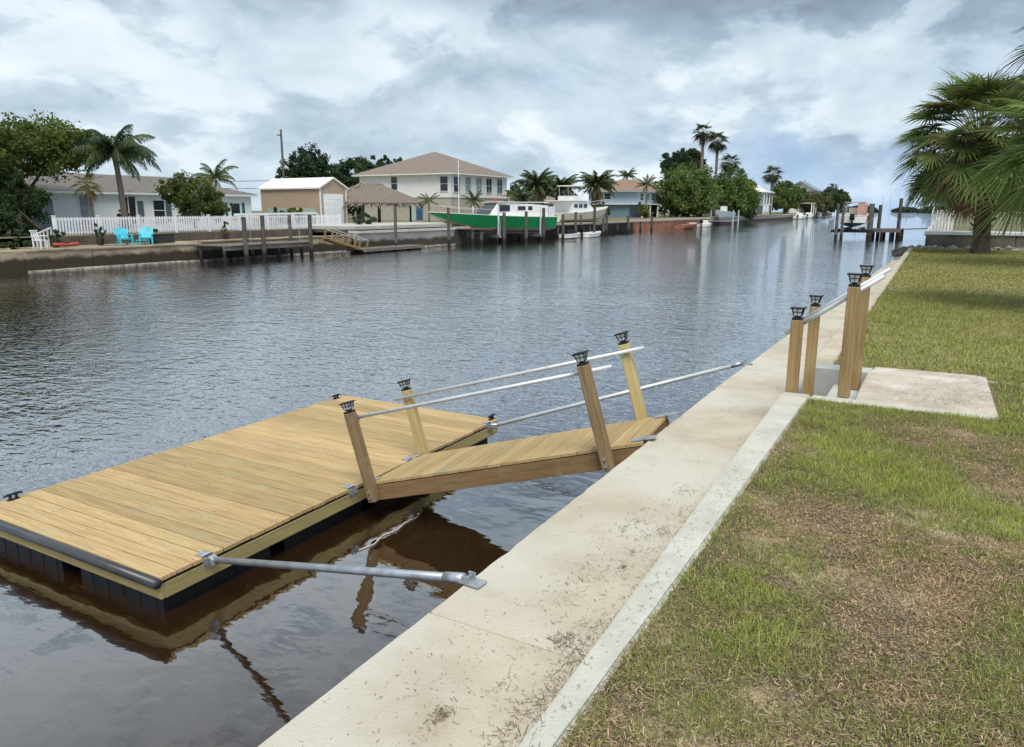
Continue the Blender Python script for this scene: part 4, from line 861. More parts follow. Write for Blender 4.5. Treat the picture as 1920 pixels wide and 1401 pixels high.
feather_palm('roof_palm', 'palm top rising behind the orange roof', (-60, 156, .05), 8.4, 2.9, 18, 16, PG1, PG2, r=.2)
feather_palm('front_palm', 'palm standing before the pale blue house windows', (-42, 118, .05), 5.2, 2.3, 15, 16, (.06, .08, .02), (.12, .13, .03), r=.15, up=.95)
bush('garden_bush', 'yellow green bush below the pale blue house', (-42, 117, .05), [(0, 0, 1.3, 1.4, 2.2, 1.4)], 1800, .18, (.07, .085, .02), (.14, .15, .035))
bush('garden_bush', 'green bush behind the piles beside the white cruiser bow', (-42, 96, .05), [(0, 0, 1.2, 1.2, 2.2, 1.3), (0, 4, 1.2, 1.2, 2.0, 1.2)], 1800, .16, PG1, PG2)
bush('garden_bush', 'dark green growth between cream house and palm clump', (-60, 108, .05), [(0, 0, 3.2, 2.5, 4, 3.0), (4, 6, 2.6, 2.5, 6, 2.6)], 6000, .28, DG1, PG2)
MG1, MG2 = (.045, .075, .02), (.12, .16, .045)
tree('round_tree', 'big rounded green tree right of the pale blue house', (-42, 141, .05), [(0, 0, 5.0, 5.2, 6.5, 4.2), (-1, -4.5, 4.2, 3.8, 4.5, 3.6), (0, 5, 4.6, 4.2, 5, 4.0), (1, 0, 2.6, 4.5, 8, 2.2)], 26000, .32, MG1, MG2, .4, .25)
tree('round_tree', 'dense green tree at the right of the big rounded trees', (-41, 170, .05), [(0, 0, 5.4, 4.6, 7, 4.0), (0, 7, 5.0, 3.6, 6, 3.6), (0, -6, 4.0, 3.6, 6, 3.4), (1, 0, 2.6, 4.2, 10, 2.2)], 24000, .34, MG1, (.105, .14, .04), .4, .25)
tree('tall_dark_tree', 'dark clumpy treetop rising behind the big rounded tree', (-50, 165, .05), [(0, -6, 10.4, 3.2, 4.6, 2.6), (0, 4, 12.0, 2.8, 4.0, 2.4), (0, 0, 8.5, 3.6, 8, 3.0)], 14000, .36, DG1, DG2, .4, .25)
def wash(label, x, y, z, top, R0=1.1):
    return fan_palm('fan_palm', label, (x, y, z), top, 1.25 * R0, 1.15 * R0, 26, 12, 14, (.03, .042, .02), (.06, .075, .03), r=.30, boots=False, group=None, dead_c=(.10, .075, .05), seg_w=1.9, lo=-.6)
wash('tallest slender fan palm, left of the pair over the round trees', -44, 156, .05, 16.4, 1.25)
wash('second tall slender fan palm, right of the pair over the round trees', -44, 167.4, .05, 15.6, 1.25)
wash('shorter fan palm just right of the tall pair of fan palms', -44, 178.7, .05, 11.6, 1.35)
wash('lone fan palm in front of the white metal roof', -43, 224, .05, 10.8, 1.5)
tree('waterside_bush', 'dark bush hanging over the water below the rounded trees', (-37.2, 168, -.2), [(0, 0, 1.2, 1.8, 5, 1.5)], 2200, .25, DG1, MG1, .1, .05, cat='shrub')
tree('shore_tree', 'dark spreading tree right of the white roofed house', (-45, 258, .05), [(0, 0, 6.2, 4, 9, 3.4), (0, 14, 5.0, 4, 10, 3.4), (0, -8, 4.6, 4, 8, 3.4)], 11000, .55, DG1, MG2, .4, .25)
tree('shore_tree', 'lower green tree below the distant gabled house', (-42, 290, .05), [(0, 0, 3.2, 4, 14, 3.0), (0, 18, 3.2, 4, 12, 3.0)], 8000, .6, (.04, .05, .018), (.10, .10, .035), .3, .2)
tree('shore_tree', 'rounded dark tree right of the distant gabled house', (-43, 362, .05), [(0, 0, 6.4, 4.5, 17, 4.0), (0, 16, 5.0, 4, 14, 3.8), (0, -16, 4.6, 4, 14, 3.6)], 11000, .65, (.02, .036, .018), (.055, .075, .03), .4, .25)
# last trees at the canal mouth: one dark mass on the horizon
Pf = []
for x, y, rx, ry, rz in ((-62, 700, 16, 20, 5.5), (-30, 760, 12, 20, 4.5), (-6, 640, 12, 16, 5.0), (30, 700, 26, 20, 8)) :
    q = unit(900) * rng.uniform(.4, 1, (900, 1)) ** .5 * np.array([rx, ry, rz]); q[:, 2] = np.abs(q[:, 2]) - .8; Pf.append(q + np.array([x, y, W + .8]))
Pf = np.concatenate(Pf); tag(leaf_quads(Pf, 1.3, np.array((.03, .045, .032)) * rng.uniform(.7, 1.4, (len(Pf), 1)), 'far_tree_line', None), 'low dark line of trees at the canal mouth', 'trees', kind='stuff')

def backdrop_trees(label, spots):
    q_ = []; t_ = []
    for x, y, rx, ry, rz in spots:
        q = unit(2200) * rng.uniform(.35, 1, (2200, 1)) ** .5 * np.array([rx, ry, rz]) * rng.uniform(.8, 1.15, (2200, 1)); q[:, 2] = np.abs(q[:, 2] + .3 * rz); q_.append(q + np.array([x, y, .1])); t_.append(np.array((.05, .075, .028)) * rng.uniform(.6, 1.5) * rng.uniform(.7, 1.4, (2200, 1)))
    return tag(leaf_quads(np.concatenate(q_), .34, np.concatenate(t_), 'background_trees', None), label, 'trees', kind='stuff')
backdrop_trees('mass of trees inland behind the white house', [(-118 + 6 * math.sin(i * 2.1), -58 + i * 11, 7, 8, 4.6 + 1.2 * math.sin(i * 1.7)) for i in range(12)])
backdrop_trees('mass of trees inland beyond the shaggy palm', [(34 + i * 12, 128 + 7 * math.sin(i * 1.9), 8, 7, 5.2 + 1.4 * math.sin(i * 2.3)) for i in range(8)])

# utility pole and wires
up = thing('utility_pole', 'thin wooden utility pole with wires beside the dark round tree', 'utility pole', (-75, 72.4, .05))
MB().tube([(0, 0, 0), (0, 0, 6), (0, 0, 11.4)], [.19, .16, .13], 8).build('pole', M_PILE, up, smooth=True)
MB().box(-.05, .05, -.7, -.15, 10.6, 10.72).build('crossarm', M_PILE, up)
for z in (10.75, 9.0): MB().tube([(0, -.4, z), (0, -.4, z + .3)], .06, 6).build('insulator', M_WHITE, up)
wr = MB()
for z in (4.2, 5.1): wr.tube([(0, 0, z), (-1, -7, z - .35), (-2, -15, z - .1)], .03, 4)
wr.build('wire', M_BLKM, up)

# ------------------------------------------------------------------ far bank: docks, piles, lifts
def pile(x, y, z1, label, r=.13, group='wooden piles along the far bank', lean=0.0, cap=False, z0=-3.0):
    t = MB().tube([(0, 0, 0), (lean * .5, 0, (z1 - z0) * .5), (lean, 0, z1 - z0)], [r * 1.08, r, r * .94], 10).build('wooden_pile', M_PILE, smooth=False, loc=(x, y, z0))
    return tag(t, label, 'pile', group)
od = thing('wooden_dock', 'old weathered wooden dock with dark underside across the canal', 'dock', (-35.9, 28.7, -.5))
me_op = MB().box(-1.35, 1.35, -.10, .10, -.05, 0).mesh('plank', bevel=.008); me_op.materials.append(M_GREYWOOD)
for i in range(30): put('plank', me_op, None, od, (0, .12 + i * .215, 0))
for s in (-1.2, 1.2): MB().box(s - .06, s + .06, 0, 6.5, -.28, -.055).build('beam', M_GREYWOOD, od)
for s in (-1.1, .9):
    for y in (.3, 2.3, 4.3, 6.2): MB().tube([(s, y, -2.6), (s, y, -.285)], .1, 8).build('support_pile', M_PILE, od)
pile(-34.3, 29.9, 1.05, 'thick wooden pile at the left front corner of the old dock')
pile(-34.3, 31.2, 1.12, 'tall leaning pile, second from the left at the old dock', lean=.05)
pile(-36.4, 35.4, 1.10, 'pile standing behind the old dock, third from the left', r=.11)
pile(-34.3, 35.0, 1.15, 'tall pile at the right end of the old dock', lean=.04)
lb_ = thing('lift_beam', 'white horizontal boat lift beam resting on piles of the old dock', 'beam', (-34.3, 29.3, 1.13))
MB().bar((0, 0, .06), (0, 6.3, .12), .13, .12).build('beam', M_WHITE, lb_)
for y in (.4, 2.1, 5.9): MB().box(-.16, .16, y - .16, y + .16, .0, .03).build('pile_cap', M_GALV, lb_)
MB().tube([(0, 1.0, 0), (0, 1.0, -1.6)], .015, 5).build('cable', M_GALV, lb_); MB().tube([(0, 4.8, 0), (0, 4.8, -1.6)], .015, 5).build('cable', M_GALV, lb_)

fd = thing('floating_dock', 'small low floating dock across the canal below the thatched hut', 'dock', (-34.4, 39.2, W))
me_fp2 = MB().box(-.75, .75, -.10, .10, -.04, 0).mesh('plank', bevel=.006); me_fp2.materials.append(M_GREYWOOD)
for i in range(32): put('plank', me_fp2, None, fd, (0, .11 + i * .215, .30))
for s in (-.74, .74): MB().box(s - .03, s + .03, 0, 6.9, .10, .255).build('rim_board', M_GREYWOOD, fd)
for i in range(4): MB().box(-.65, .65, .25 + i * 1.7, 1.55 + i * 1.7, -.25, .098).build('float', M_BLACK, fd, bevel=.02)
fg = thing('gangway', 'small railed gangway sloping down to the floating dock across the canal', 'gangway', (-35.2, 37.4, -.38), (R(-16), 0, R(-12)))
for i in range(14): MB().box(-.4, .4, i * .22, i * .22 + .2, -.03, .01).build('plank', M_DECKY, fg)
for s in (-.42, .42):
    MB().box(s - .03, s + .03, 0, 3.1, -.16, -.032).build('stringer', M_STR, fg); MB().tube([(s, 0, .62), (s, 3.1, .62)], .03, 6).build('rail', M_ALU, fg)
    for y in (.1, 1.0, 2.0, 3.0): MB().box(s - .045, s + .045, y - .045, y + .045, -.1, .66).build('post', M_POST, fg)
pile(-34.9, 44.3, 1.7, 'dark pile standing behind the small floating dock across the canal', r=.11)
pile(-34.3, 50.3, 1.6, 'tall pile in front of the green boat bow')
for i, (x, y, z, l) in enumerate(((-32.9, 53.0, -.35, 'short pile under the green boat, first behind the bow'), (-32.6, 56.2, 1.2, 'tall pile crossing the middle of the green boat hull'), (-32.2, 59.4, 1.3, 'pile crossing the white cabin end of the green boat'), (-31.8, 62.0, 1.6, 'tall dark pile beside the green boat stern'), (-32.0, 66.5, 1.0, 'thick dark pile right of the green boat motor'), (-32.5, 70.5, 1.2, 'pile in front of the white cruiser stern'), (-32.6, 75.5, 1.7, 'tall dark pile in front of the white cruiser bow'), (-32.8, 78.5, .6, 'short pile right of the white cruiser'), (-34.2, 89.7, .7, 'pile before the pale blue house, left of the next'), (-34.2, 98.6, .6, 'pile at the rust red bulkhead corner'))):
    pile(x, y, z, l, r=.15)
pile(-35.2, 54.5, -.4, 'short pile in the dark behind the green boat keel', r=.12); pile(-35.2, 60.0, -.4, 'short pile behind the green boat propeller end', r=.12)
pole_ = tag(MB().tube([(0, 0, 0), (0, 0, 5.6)], .032, 6).build('white_pole', M_WHITE, loc=(-37.2, 56.2, .05)), 'thin white pole rising behind the green boat foredeck', 'pole')

def hull(parent, Ln, B, z0, zs, sheer, m, mb, split=.42, flare=.25, trans=.92, name='hull', deckm=M_GEL, n=22):
    """lofted hull, x from stern (0) to bow (Ln); lower strake painted separately"""
    up_, lo_ = [], []; dk = []
    for k in range(n + 1):
        f = k / n; x = f * Ln; w = B / 2 * (trans + (1 - trans) * min(1, f * 3)) * (1 - max(0, (f - .45) / .55) ** 2.4); w = max(w, .02)
        zk = z0 + (zs + sheer - z0) * max(0, (f - .54) / .46) ** 2.1 * .86
        zt = zs + sheer * f ** 1.8; zm = zk + (zt - zk) * split; wm = w * (1 - flare * (.4 + .6 * f))
        xr = x + (f ** 3) * Ln * .02
        lo_.append([(x, 0, zk), (x, wm * .6, zk + (zm - zk) * .45), (x, wm, zm), (x, -wm, zm), (x, -wm * .6, zk + (zm - zk) * .45)])
        up_.append([(x, wm, zm), (xr, w, zt), (xr, -w, zt), (x, -wm, zm)])
        dk.append([(xr, w * .97, zt + .02), (xr, w * .97, zt + .07), (xr, -w * .97, zt + .07), (xr, -w * .97, zt + .02)])
    MB().loft(up_).build(name, m, parent); MB().loft(lo_).build('hull_bottom', mb, parent); MB().loft(dk).build('deck', deckm, parent)
def outboard(parent, loc, m=M_BLACK, rz=0):
    o = MB(); o.loft([[(-.28, -.2, .35), (.22, -.2, .35), (.22, .2, .35), (-.28, .2, .35)], [(-.34, -.23, .6), (.24, -.22, .6), (.24, .22, .6), (-.34, .23, .6)], [(-.30, -.18, .95), (.16, -.17, .95), (.16, .17, .95), (-.30, .18, .95)]])
    o.box(-.12, .10, -.07, .07, -.55, .36); o.box(-.22, .22, -.03, .03, -.75, -.5); o.box(-.32, .05, -.14, .14, -.36, -.33)
    return o.build('outboard_motor', m, parent, bevel=.02, loc=loc, rot=(0, 0, rz))

# green cabin boat on its lift
bs, bb = Vector((-33.0, 65.0)), Vector((-38.0, 53.1)); hd = bb - bs; LB = hd.length
gbt = thing('cabin_boat', 'green hulled cabin boat with white cabin raised on a lift', 'boat', (bs.x, bs.y, -.55), (0, 0, math.atan2(hd.y, hd.x)))
hull(gbt, LB, 3.4, 0, 1.30, .47, M_GREEN, M_BOTT, .27, .28)
cb = MB(); cw = 1.25
cb.loft([[(.9, -cw, 1.3), (.9, cw, 1.3), (.9, cw, 2.35), (.9, -cw, 2.35)], [(3.2, -cw, 1.3), (3.2, cw, 1.3), (3.2, cw, 2.5), (3.2, -cw, 2.5)], [(5.6, -cw, 1.35), (5.6, cw, 1.35), (5.5, cw * .95, 2.6), (5.5, -cw * .95, 2.6)], [(7.6, -cw * .92, 1.4), (7.6, cw * .92, 1.4), (6.5, cw * .85, 2.6), (6.5, -cw * .85, 2.6)]])
cb.build('cabin', M_GEL, gbt, bevel=.03)
MB().box(.8, 6.7, -1.3, 1.3, 2.61, 2.68).build('cabin_roof', M_GEL, gbt, bevel=.02)
MB().loft([[(7.8, -1.05, 1.42), (7.8, 1.05, 1.42), (7.8, 1.0, 1.5), (7.8, -1.0, 1.5)], [(9.2, -.85, 1.5), (9.2, .85, 1.5), (9.2, .7, 1.62), (9.2, -.7, 1.62)], [(10.8, -.4, 1.62), (10.8, .4, 1.62), (10.8, .3, 1.7), (10.8, -.3, 1.7)]]).build('foredeck', M_GEL, gbt, bevel=.02)
for s in (-1, 1):
    for x0, x1, za, zc_ in ((5.4, 6.6, 1.85, 2.4), (3.6, 4.5, 1.95, 2.3), (2.8, 3.3, 1.95, 2.3)):
        MB().box(x0, x1, s * 1.255 - .012, s * 1.255 + .012, za, zc_).build('cabin_window', M_GLASS, gbt)
    MB().tube([(7.4, s * 1.2, 1.45), (7.4, s * 1.2, 2.0), (9.5, s * 1.0, 2.1), (12.3, s * .25, 2.35)], .018, 5).build('bow_rail', M_ALU, gbt)
MB().add([(7.62, -1.0, 1.6), (7.62, 1.0, 1.6), (6.56, .9, 2.52), (6.56, -.9, 2.52)], [(0, 1, 2, 3)]).build('windscreen', M_GLASS, gbt, loc=(.03, 0, .02))
MB().tube([(6.2, 0, 2.68), (6.0, 0, 3.0)], .12, 8).build('radar', M_RED, gbt); MB().tube([(5.0, .6, 2.68), (5.0, .6, 3.1)], .02, 5).build('antenna', M_GEL, gbt)
outboard(gbt, (-.35, .45, .55)); outboard(gbt, (-.35, -.45, .55))
MB().box(.05, .85, -1.3, 1.3, 1.25, 2.25).build('stern_canvas', mat('pale canvas', (.62, .62, .62), (.54, .54, .55)), gbt, bevel=.04)
gl = thing('boat_lift', 'boat lift with white posts and cross beams under the green boat', 'boat lift', (bs.x, bs.y, -.55), (0, 0, math.atan2(hd.y, hd.x)))
for x in (2.4, 7.2):
    MB().box(x - .1, x + .1, -2.2, 2.2, -.42, -.18).build('cross_beam', M_GALV, gl)
    for s in (-1, 1): MB().box(x - .05, x + .05, s * 1.95 - .05, s * 1.95 + .05, -.17, 2.3).build('guide_post', M_WHITE, gl); MB().box(x - .05, x + .05, s * 2.12 - .04, s * 2.12 + .04, -.18, 1.1).build('cable_post', M_GALV, gl)
for s in (-1, 1): MB().bar((1.5, s * .8, -.10), (9.5, s * .8, -.02), .14, .14).build('bunk', M_PILE, gl)

# white cruiser
bs, bb = Vector((-38.0, 75.5)), Vector((-36.2, 87.6)); hd = bb - bs; LB = hd.length
wbt = thing('cruiser', 'white and cream flybridge cruiser raised on a lift behind piles', 'boat', (bs.x, bs.y, -.15), (0, 0, math.atan2(hd.y, hd.x)))
hull(wbt, LB, 3.6, 0, 1.15, .75, M_GELC, M_GELC, .4, .3)
MB().loft([[(2.6, -1.35, 1.2), (2.6, 1.35, 1.2), (2.6, 1.3, 2.5), (2.6, -1.3, 2.5)], [(6.4, -1.3, 1.3), (6.4, 1.3, 1.3), (5.6, 1.2, 2.5), (5.6, -1.2, 2.5)], [(8.2, -.9, 1.5), (8.2, .9, 1.5), (5.8, 1.1, 2.45), (5.8, -1.1, 2.45)]]).build('cabin', M_GEL, wbt)
MB().box(1.2, 6.0, -1.4, 1.4, 2.51, 2.60).build('flybridge_deck', M_GEL, wbt)
MB().loft([[(3.2, -1.1, 2.6), (3.2, 1.1, 2.6), (3.2, 1.1, 3.1), (3.2, -1.1, 3.1)], [(5.6, -1.0, 2.6), (5.6, 1.0, 2.6), (5.2, .9, 3.15), (5.2, -.9, 3.15)]]).build('flybridge', M_GEL, wbt)
for s in (-1, 1):
    for x in (3.4, 5.2): MB().bar((x, s * 1.0, 3.1), (x - .2, s * .95, 4.15), .05).build('top_support', M_ALU, wbt)
    for x0, x1 in ((2.9, 3.6), (3.9, 4.6), (4.9, 5.6)): MB().box(x0, x1, s * 1.345 - .01, s * 1.345 + .01, 1.8, 2.2).build('cabin_window', M_GLASS, wbt)
    for x0 in (6.4, 7.6): MB().box(x0, x0 + .5, s * 1.42 - .02 - (x0 - 6) * .06 * 0, s * 1.42 + .02, 1.05, 1.2).build('port_light', M_GLASS, wbt)
    MB().tube([(6.5, s * 1.3, 2.1), (9, s * 1.1, 2.4), (LB - .2, s * .15, 2.75)], .02, 5).build('bow_rail', M_ALU, wbt)
MB().box(2.9, 5.4, -1.1, 1.1, 4.15, 4.25).build('hard_top', M_GEL, wbt, bevel=.03)
MB().box(-.6, 0, -1.5, 1.5, .25, .35).build('swim_platform', M_GEL, wbt)
wl = thing('boat_lift', 'boat lift beams holding up the white cruiser', 'boat lift', (bs.x, bs.y, -.55), (0, 0, math.atan2(hd.y, hd.x)))
for x in (2.6, 8.2): MB().box(x - .12, x + .12, -2.4, 2.4, -.1, .15).build('cross_beam', M_GALV, wl)
for s in (-1, 1): MB().bar((1.5, s * .8, .25), (9.5, s * .8, .25), .16, .16).build('bunk', M_WHITE, wl)
for s in (-1, 1):
    for x in (2.6, 8.2): MB().tube([(x, s * 2.45, -2.2), (x, s * 2.45, 1.4)], .14, 8).build('lift_pile', M_PILE, wl)
sk = thing('skiff', 'small white skiff floating low below the white cruiser', 'boat', (-32.6, 72.5, W - .1), (0, 0, R(93)))
hull(sk, 5.2, 1.6, 0, .45, .15, M_GEL, M_NAVY, .3, .2); outboard(sk, (-.2, 0, .35)); MB().box(1.4, 1.8, -.6, .6, .5, .58).build('thwart', M_GEL, sk)
js = thing('jet_ski', 'pale jet ski parked left of the small white skiff', 'jet ski', (-32.9, 68.4, W - .05), (0, 0, R(80)))
hull(js, 2.9, 1.1, 0, .45, .12, M_GEL, M_NAVY, .3, .2); MB().loft([[(.5, -.2, .5), (.5, .2, .5), (.5, .15, .85), (.5, -.15, .85)], [(1.6, -.25, .5), (1.6, .25, .5), (1.6, .2, .9), (1.6, -.2, .9)], [(2.3, -.2, .55), (2.3, .2, .55), (2.1, .12, .8), (2.1, -.12, .8)]]).build('seat', M_BLACK, js)
MB().bar((1.7, -.4, 1.05), (1.7, .4, 1.05), .05).build('handlebar', M_BLACK, js)
# blue white boat on a lift far along
lbt = thing('center_console_boat', 'white and pale blue boat held on a lift under the rounded trees', 'boat', (-34.8, 143, -.45), (0, 0, R(-96)))
hull(lbt, 6.5, 2.9, 0, 1.25, .5, mat('pale blue gelcoat', (.46, .56, .62), (.40, .50, .56), rough=.3), M_GEL, .4, .3); MB().box(2.3, 3.2, -.5, .5, 1.3, 2.4).build('console', M_GEL, lbt, bevel=.05)
MB().add([(3.2, -.6, 2.0), (3.2, .6, 2.0), (2.9, .5, 2.7), (2.9, -.5, 2.7)], [(0, 1, 2, 3)]).build('windscreen', M_GLASS, lbt)
ll_ = thing('boat_lift', 'boat lift posts either side of the pale blue boat', 'boat lift', (-34.8, 140, -3))
for s in (-1, 1):
    for y in (-2, 2): MB().tube([(s * 2.0, y, 0), (s * 2.0, y, 4.3)], .15, 8).build('lift_pile', mat('pale lift post', (.38, .46, .48), (.30, .36, .38)), ll_); 
for y in (-2, 2): MB().box(-2.1, 2.1, y - .1, y + .1, 2.3, 2.5).build('cross_beam', M_GALV, ll_)
rd = thing('rowboat', 'low rust coloured boat moored at the red bulkhead', 'boat', (-34.5, 112, W - .1), (0, 0, R(90)))
hull(rd, 9, 2.0, 0, .55, .25, M_RUST, M_RUST, .4, .2, deckm=M_RUST); MB().box(6.6, 7.4, -.5, .5, .55, .9).build('engine_box', M_WHITE, rd)
tn_ = thing('tender', 'small white tender with dark cover right of the rust coloured boat', 'boat', (-34.6, 124.5, W - .1), (0, 0, R(90)))
hull(tn_, 4.5, 1.8, 0, .5, .2, M_GEL, M_NAVY, .3, .2); outboard(tn_, (-.2, 0, .4)); MB().box(1.2, 2.2, -.5, .5, .5, 1.2).build('console', M_GEL, tn_, bevel=.05)
for i, (x, y, a, l) in enumerate(((-37.2, 235, 92, 'small white boat moored right of the white roofed house'), (-38.5, 262, 92, 'white boat moored far along, beyond the nearer white boat'), (-40.5, 298, 92, 'pale boat under a dark canopy near the canal mouth'))):
    t = thing('moored_boat', l, 'boat', (x, y, W - .1), (0, 0, R(a)), 'boats moored far along the canal')
    hull(t, 9, 2.8, 0, .9, .4, M_GEL, M_NAVY, .3, .25); MB().box(2.6, 4.6, -.9, .9, .9, 1.9).build('cabin', M_GEL, t, bevel=.08); outboard(t, (-.2, 0, .5))
    if i == 2:
        MB().box(0, 9, -1.8, 1.8, 3.4, 3.6).build('canopy', M_NAVY, t)
        for s in (-1, 1):
            for xx in (.4, 8.6): MB().tube([(xx, s * 1.7, -1.5), (xx, s * 1.7, 3.4)], .12, 6).build('canopy_post', M_PILE, t)
sv = thing('boat_shelter', 'cream boat shelter on posts below the distant trees', 'shelter', (-40.2, 272, -.2))
MB().box(-3, 1.5, 0, 10, 3.4, 3.8).build('roof', M_TAN, sv)
for x in (-2.8, 1.3):
    for y in (.2, 5, 9.8): MB().box(x - .15, x + .15, y - .15, y + .15, 0, 3.39).build('post', M_CREAM, sv)
ms = thing('sailboat_mast', 'pair of thin masts far off at the canal mouth', 'mast', (-40, 620, W))
for x in (0, 5): MB().tube([(x, 0, 0), (x, 0, 12)], .16, 6).build('mast', M_GALV, ms)

# ------------------------------------------------------------------ right bank beyond the lawn
for x, y, z1, l in ((-8.95, 79.4, 2.0, 'left dark pile of the pair beside the lifted white boat'), (-8.5, 79.9, 2.0, 'right dark pile of the pair beside the lifted white boat')):
    pile(x, y, z1, l, r=.14, group='piles at the neighbouring boat lift')
rbt = thing('center_console_boat', 'white boat seen from the stern on a lift at the neighbouring dock', 'boat', (-7.7, 80.5, -.25), (0, 0, R(92)))
hull(rbt, 7.0, 2.75, 0, 1.05, .35, M_GEL, M_NAVY, .42, .2); outboard(rbt, (-.35, .02, .35)); MB().box(2.4, 3.4, -.55, .55, 1.1, 1.9).build('console', M_GELC, rbt, bevel=.05)
for s in (-1, 1):
    for x in (2.0, 3.6): MB().tube([(x, s * .8, 1.1), (x, s * .75, 2.35)], .03, 5).build('top_support', M_ALU, rbt)
MB().box(1.6, 4.2, -.95, .95, 2.35, 2.42).build('soft_top', M_PINK, rbt, bevel=.02)
MB().loft([[(1.2, -1.15, 1.1), (1.2, -.3, 1.1), (1.2, -.3, 2.2), (1.2, -1.15, 2.2)], [(2.2, -1.15, 1.1), (2.2, -.3, 1.1), (2.2, -.3, 2.3), (2.2, -1.15, 2.3)]]).build('side_canvas', M_PINK, rbt)
rl = thing('boat_lift', 'dark lift beams under the white boat at the neighbouring dock', 'boat lift', (-7.7, 82.5, -.75))
for y in (-1.5, 2.5): MB().box(-1.9, 1.9, y - .12, y + .12, 0, .25).build('cross_beam', M_BLKM, rl)
for s in (-.7, .7): MB().box(s - .1, s + .1, -2, 3.5, .255, .45).build('bunk', M_PILE, rl)
nd = thing('wooden_dock', 'small weathered dock platform at the neighbouring boat lift', 'dock', (-6.3, 81.5, -.45))
for i in range(22): MB().box(0, 2.9, i * .2, i * .2 + .185, 0, .06).build('plank', M_GREYWOOD, nd)
MB().box(.05, 2.85, .03, .15, -.25, -.003).build('beam', M_GREYWOOD, nd)
for x in (.2, 1.2, 2.0, 2.8):
    MB().tube([(x, .3, -2.5), (x, .3, -.26)], .14, 8).build('support_pile', M_PILE, nd)
    MB().tube([(x, 4, -2.5), (x, 4, -.005)], .14, 8).build('support_pile', M_PILE, nd)
MB().bar((2.9, 3.6, -.02), (6.2, 4.2, .12), .5, .1).build('walkway', M_GREYWOOD, nd)
pile(-6.15, 81.2, 2.0, 'thick mossy pile at the left corner of the neighbouring dock', r=.27, group='piles at the neighbouring boat lift')
pile(-5.55, 83.5, 1.9, 'second mossy pile just right of the thick one', r=.17, group='piles at the neighbouring boat lift')
pile(-3.75, 82.6, 2.5, 'tall lone pile at the right corner of the neighbouring dock', r=.17, group='piles at the neighbouring boat lift')
# neighbour's retaining wall and rubble
nw = thing('retaining_wall', 'grey retaining wall with white coping behind the shaggy palm', 'wall', (-.55, 34.2, -.6))
for i in range(9): MB().box(.0 + i * 3, 2.99 + i * 3, 0, .35, 0, 1.10).build('wall_block', mat('rough grey wall', (.20, .175, .145), (.11, .095, .075), scale=1.6, rough=.95, bump=.6, bscale=9), nw, bevel=.02)
MB().box(-.06, 27, -.06, .5, 1.103, 1.25).build('coping', M_WHITE, nw, bevel=.02)
sw2 = swall('neighbouring seawall running on toward the boat lift', [(-.55, 130), (-.55, 34.7)], -2.6, .6, .4, M_WALLG, M_KERB, .15, .5, 6)
stones('', [(-.9, 33.9), (.4, 33.8), (3, 33.8), (8, 33.8)], 260, .04, .17, .26, -.03, name='rubble_bank', seed=9)
bpy.data.objects['rubble_bank']['label'] = 'pale rubble and rocks at the foot of the retaining wall'
stones('', [(-1.3, 33.2), (-1.2, 34.4), (-.9, 36.5)], 60, .1, .3, .25, -.25, name='rock_heap', seed=12)
bpy.data.objects['rock_heap']['label'] = 'heap of broken rock at the end of the near seawall'
wg = thing('white_gate', 'white fence end standing on the neighbouring wall', 'fence', (-.45, 36.0, .62))
for i in range(7): MB().box(i * .12, i * .12 + .09, 0, .03, 0, .85 if i % 6 else 1.0).build('picket', M_FENCE, wg)
MB().box(0, .84, .035, .06, .5, .58).build('fence_rail', M_FENCE, wg)

# palms by the lawn
SG1, SG2 = (.085, .13, .034), (.19, .245, .075)
fan_palm('shaggy_palm', 'shaggy fan palm with thick trunk and brown dead fronds at the lawn end', (1.22, 31.0, -.06), 3.75, 1.85, 1.02, 135, 95, 26, SG1, SG2, r=.27, lean=(-.45, 0), dead_c=(.34, .21, .125), lo=-.85, seg_w=1.15, droopy=.65)
fan_palm('fan_palm', 'bright green fan palm leaning into the picture from the right edge', (1.66, 14.0, -.06), 2.40, .85, .84, 40, 6, 46, (.10, .16, .035), (.20, .27, .065), r=.2, lo=-.55, seg_w=.55, droopy=.55)
fan_palm('tall_palm', 'taller dark fan palm at the right edge behind the bright one', (3.1, 24, -.06), 5.0, 1.5, 1.25, 34, 10, 30, (.035, .055, .02), (.08, .10, .035), r=.24, lo=-.8, seg_w=.8)

# ------------------------------------------------------------------ grass
def blob(x, y, cx_, cy_, sx, sy): return np.exp(-((x - cx_) / sx) ** 2 - ((y - cy_) / sy) ** 2)
def greenness(x, y):
    g = vnoise(x * 1.9 + 3, y * 1.9, 3, 5) * .95 + .06 + (vnoise(x * 7, y * 7, 8, 4) - .5) * .75
    g = g + .50 * blob(x, y, -.15, 4.7, .55, .45) + .30 * blob(x, y, .55, 2.75, .35, .35) + .25 * blob(x, y, -.2, 6.1, 1.0, .2) + .25 * blob(x, y, -.55, 3.0, .2, .4) + .28 * blob(x, y, .55, 4.1, .5, .25)
    g = g - .32 * blob(x, y, -.28, 3.9, .3, .25) - .32 * blob(x, y, .05, 3.0, .3, .3) - .4 * blob(x, y, .05, 1.95, .5, .3) - .25 * blob(x, y, .55, 4.9, .4, .3) - .15 * blob(x, y, -.65, 1.8, .2, .9)
    far = np.clip((y - 6.5) / 2, 0, 1); g = g * (1 - far) + far * (.52 + .55 * vnoise(x * .9, y * .45, 21, 4) - .30 * blob(x, y, 1.5, 24, 6, 1.2) - .2 * blob(x, y, 2, 17, 5, 2))
    return g
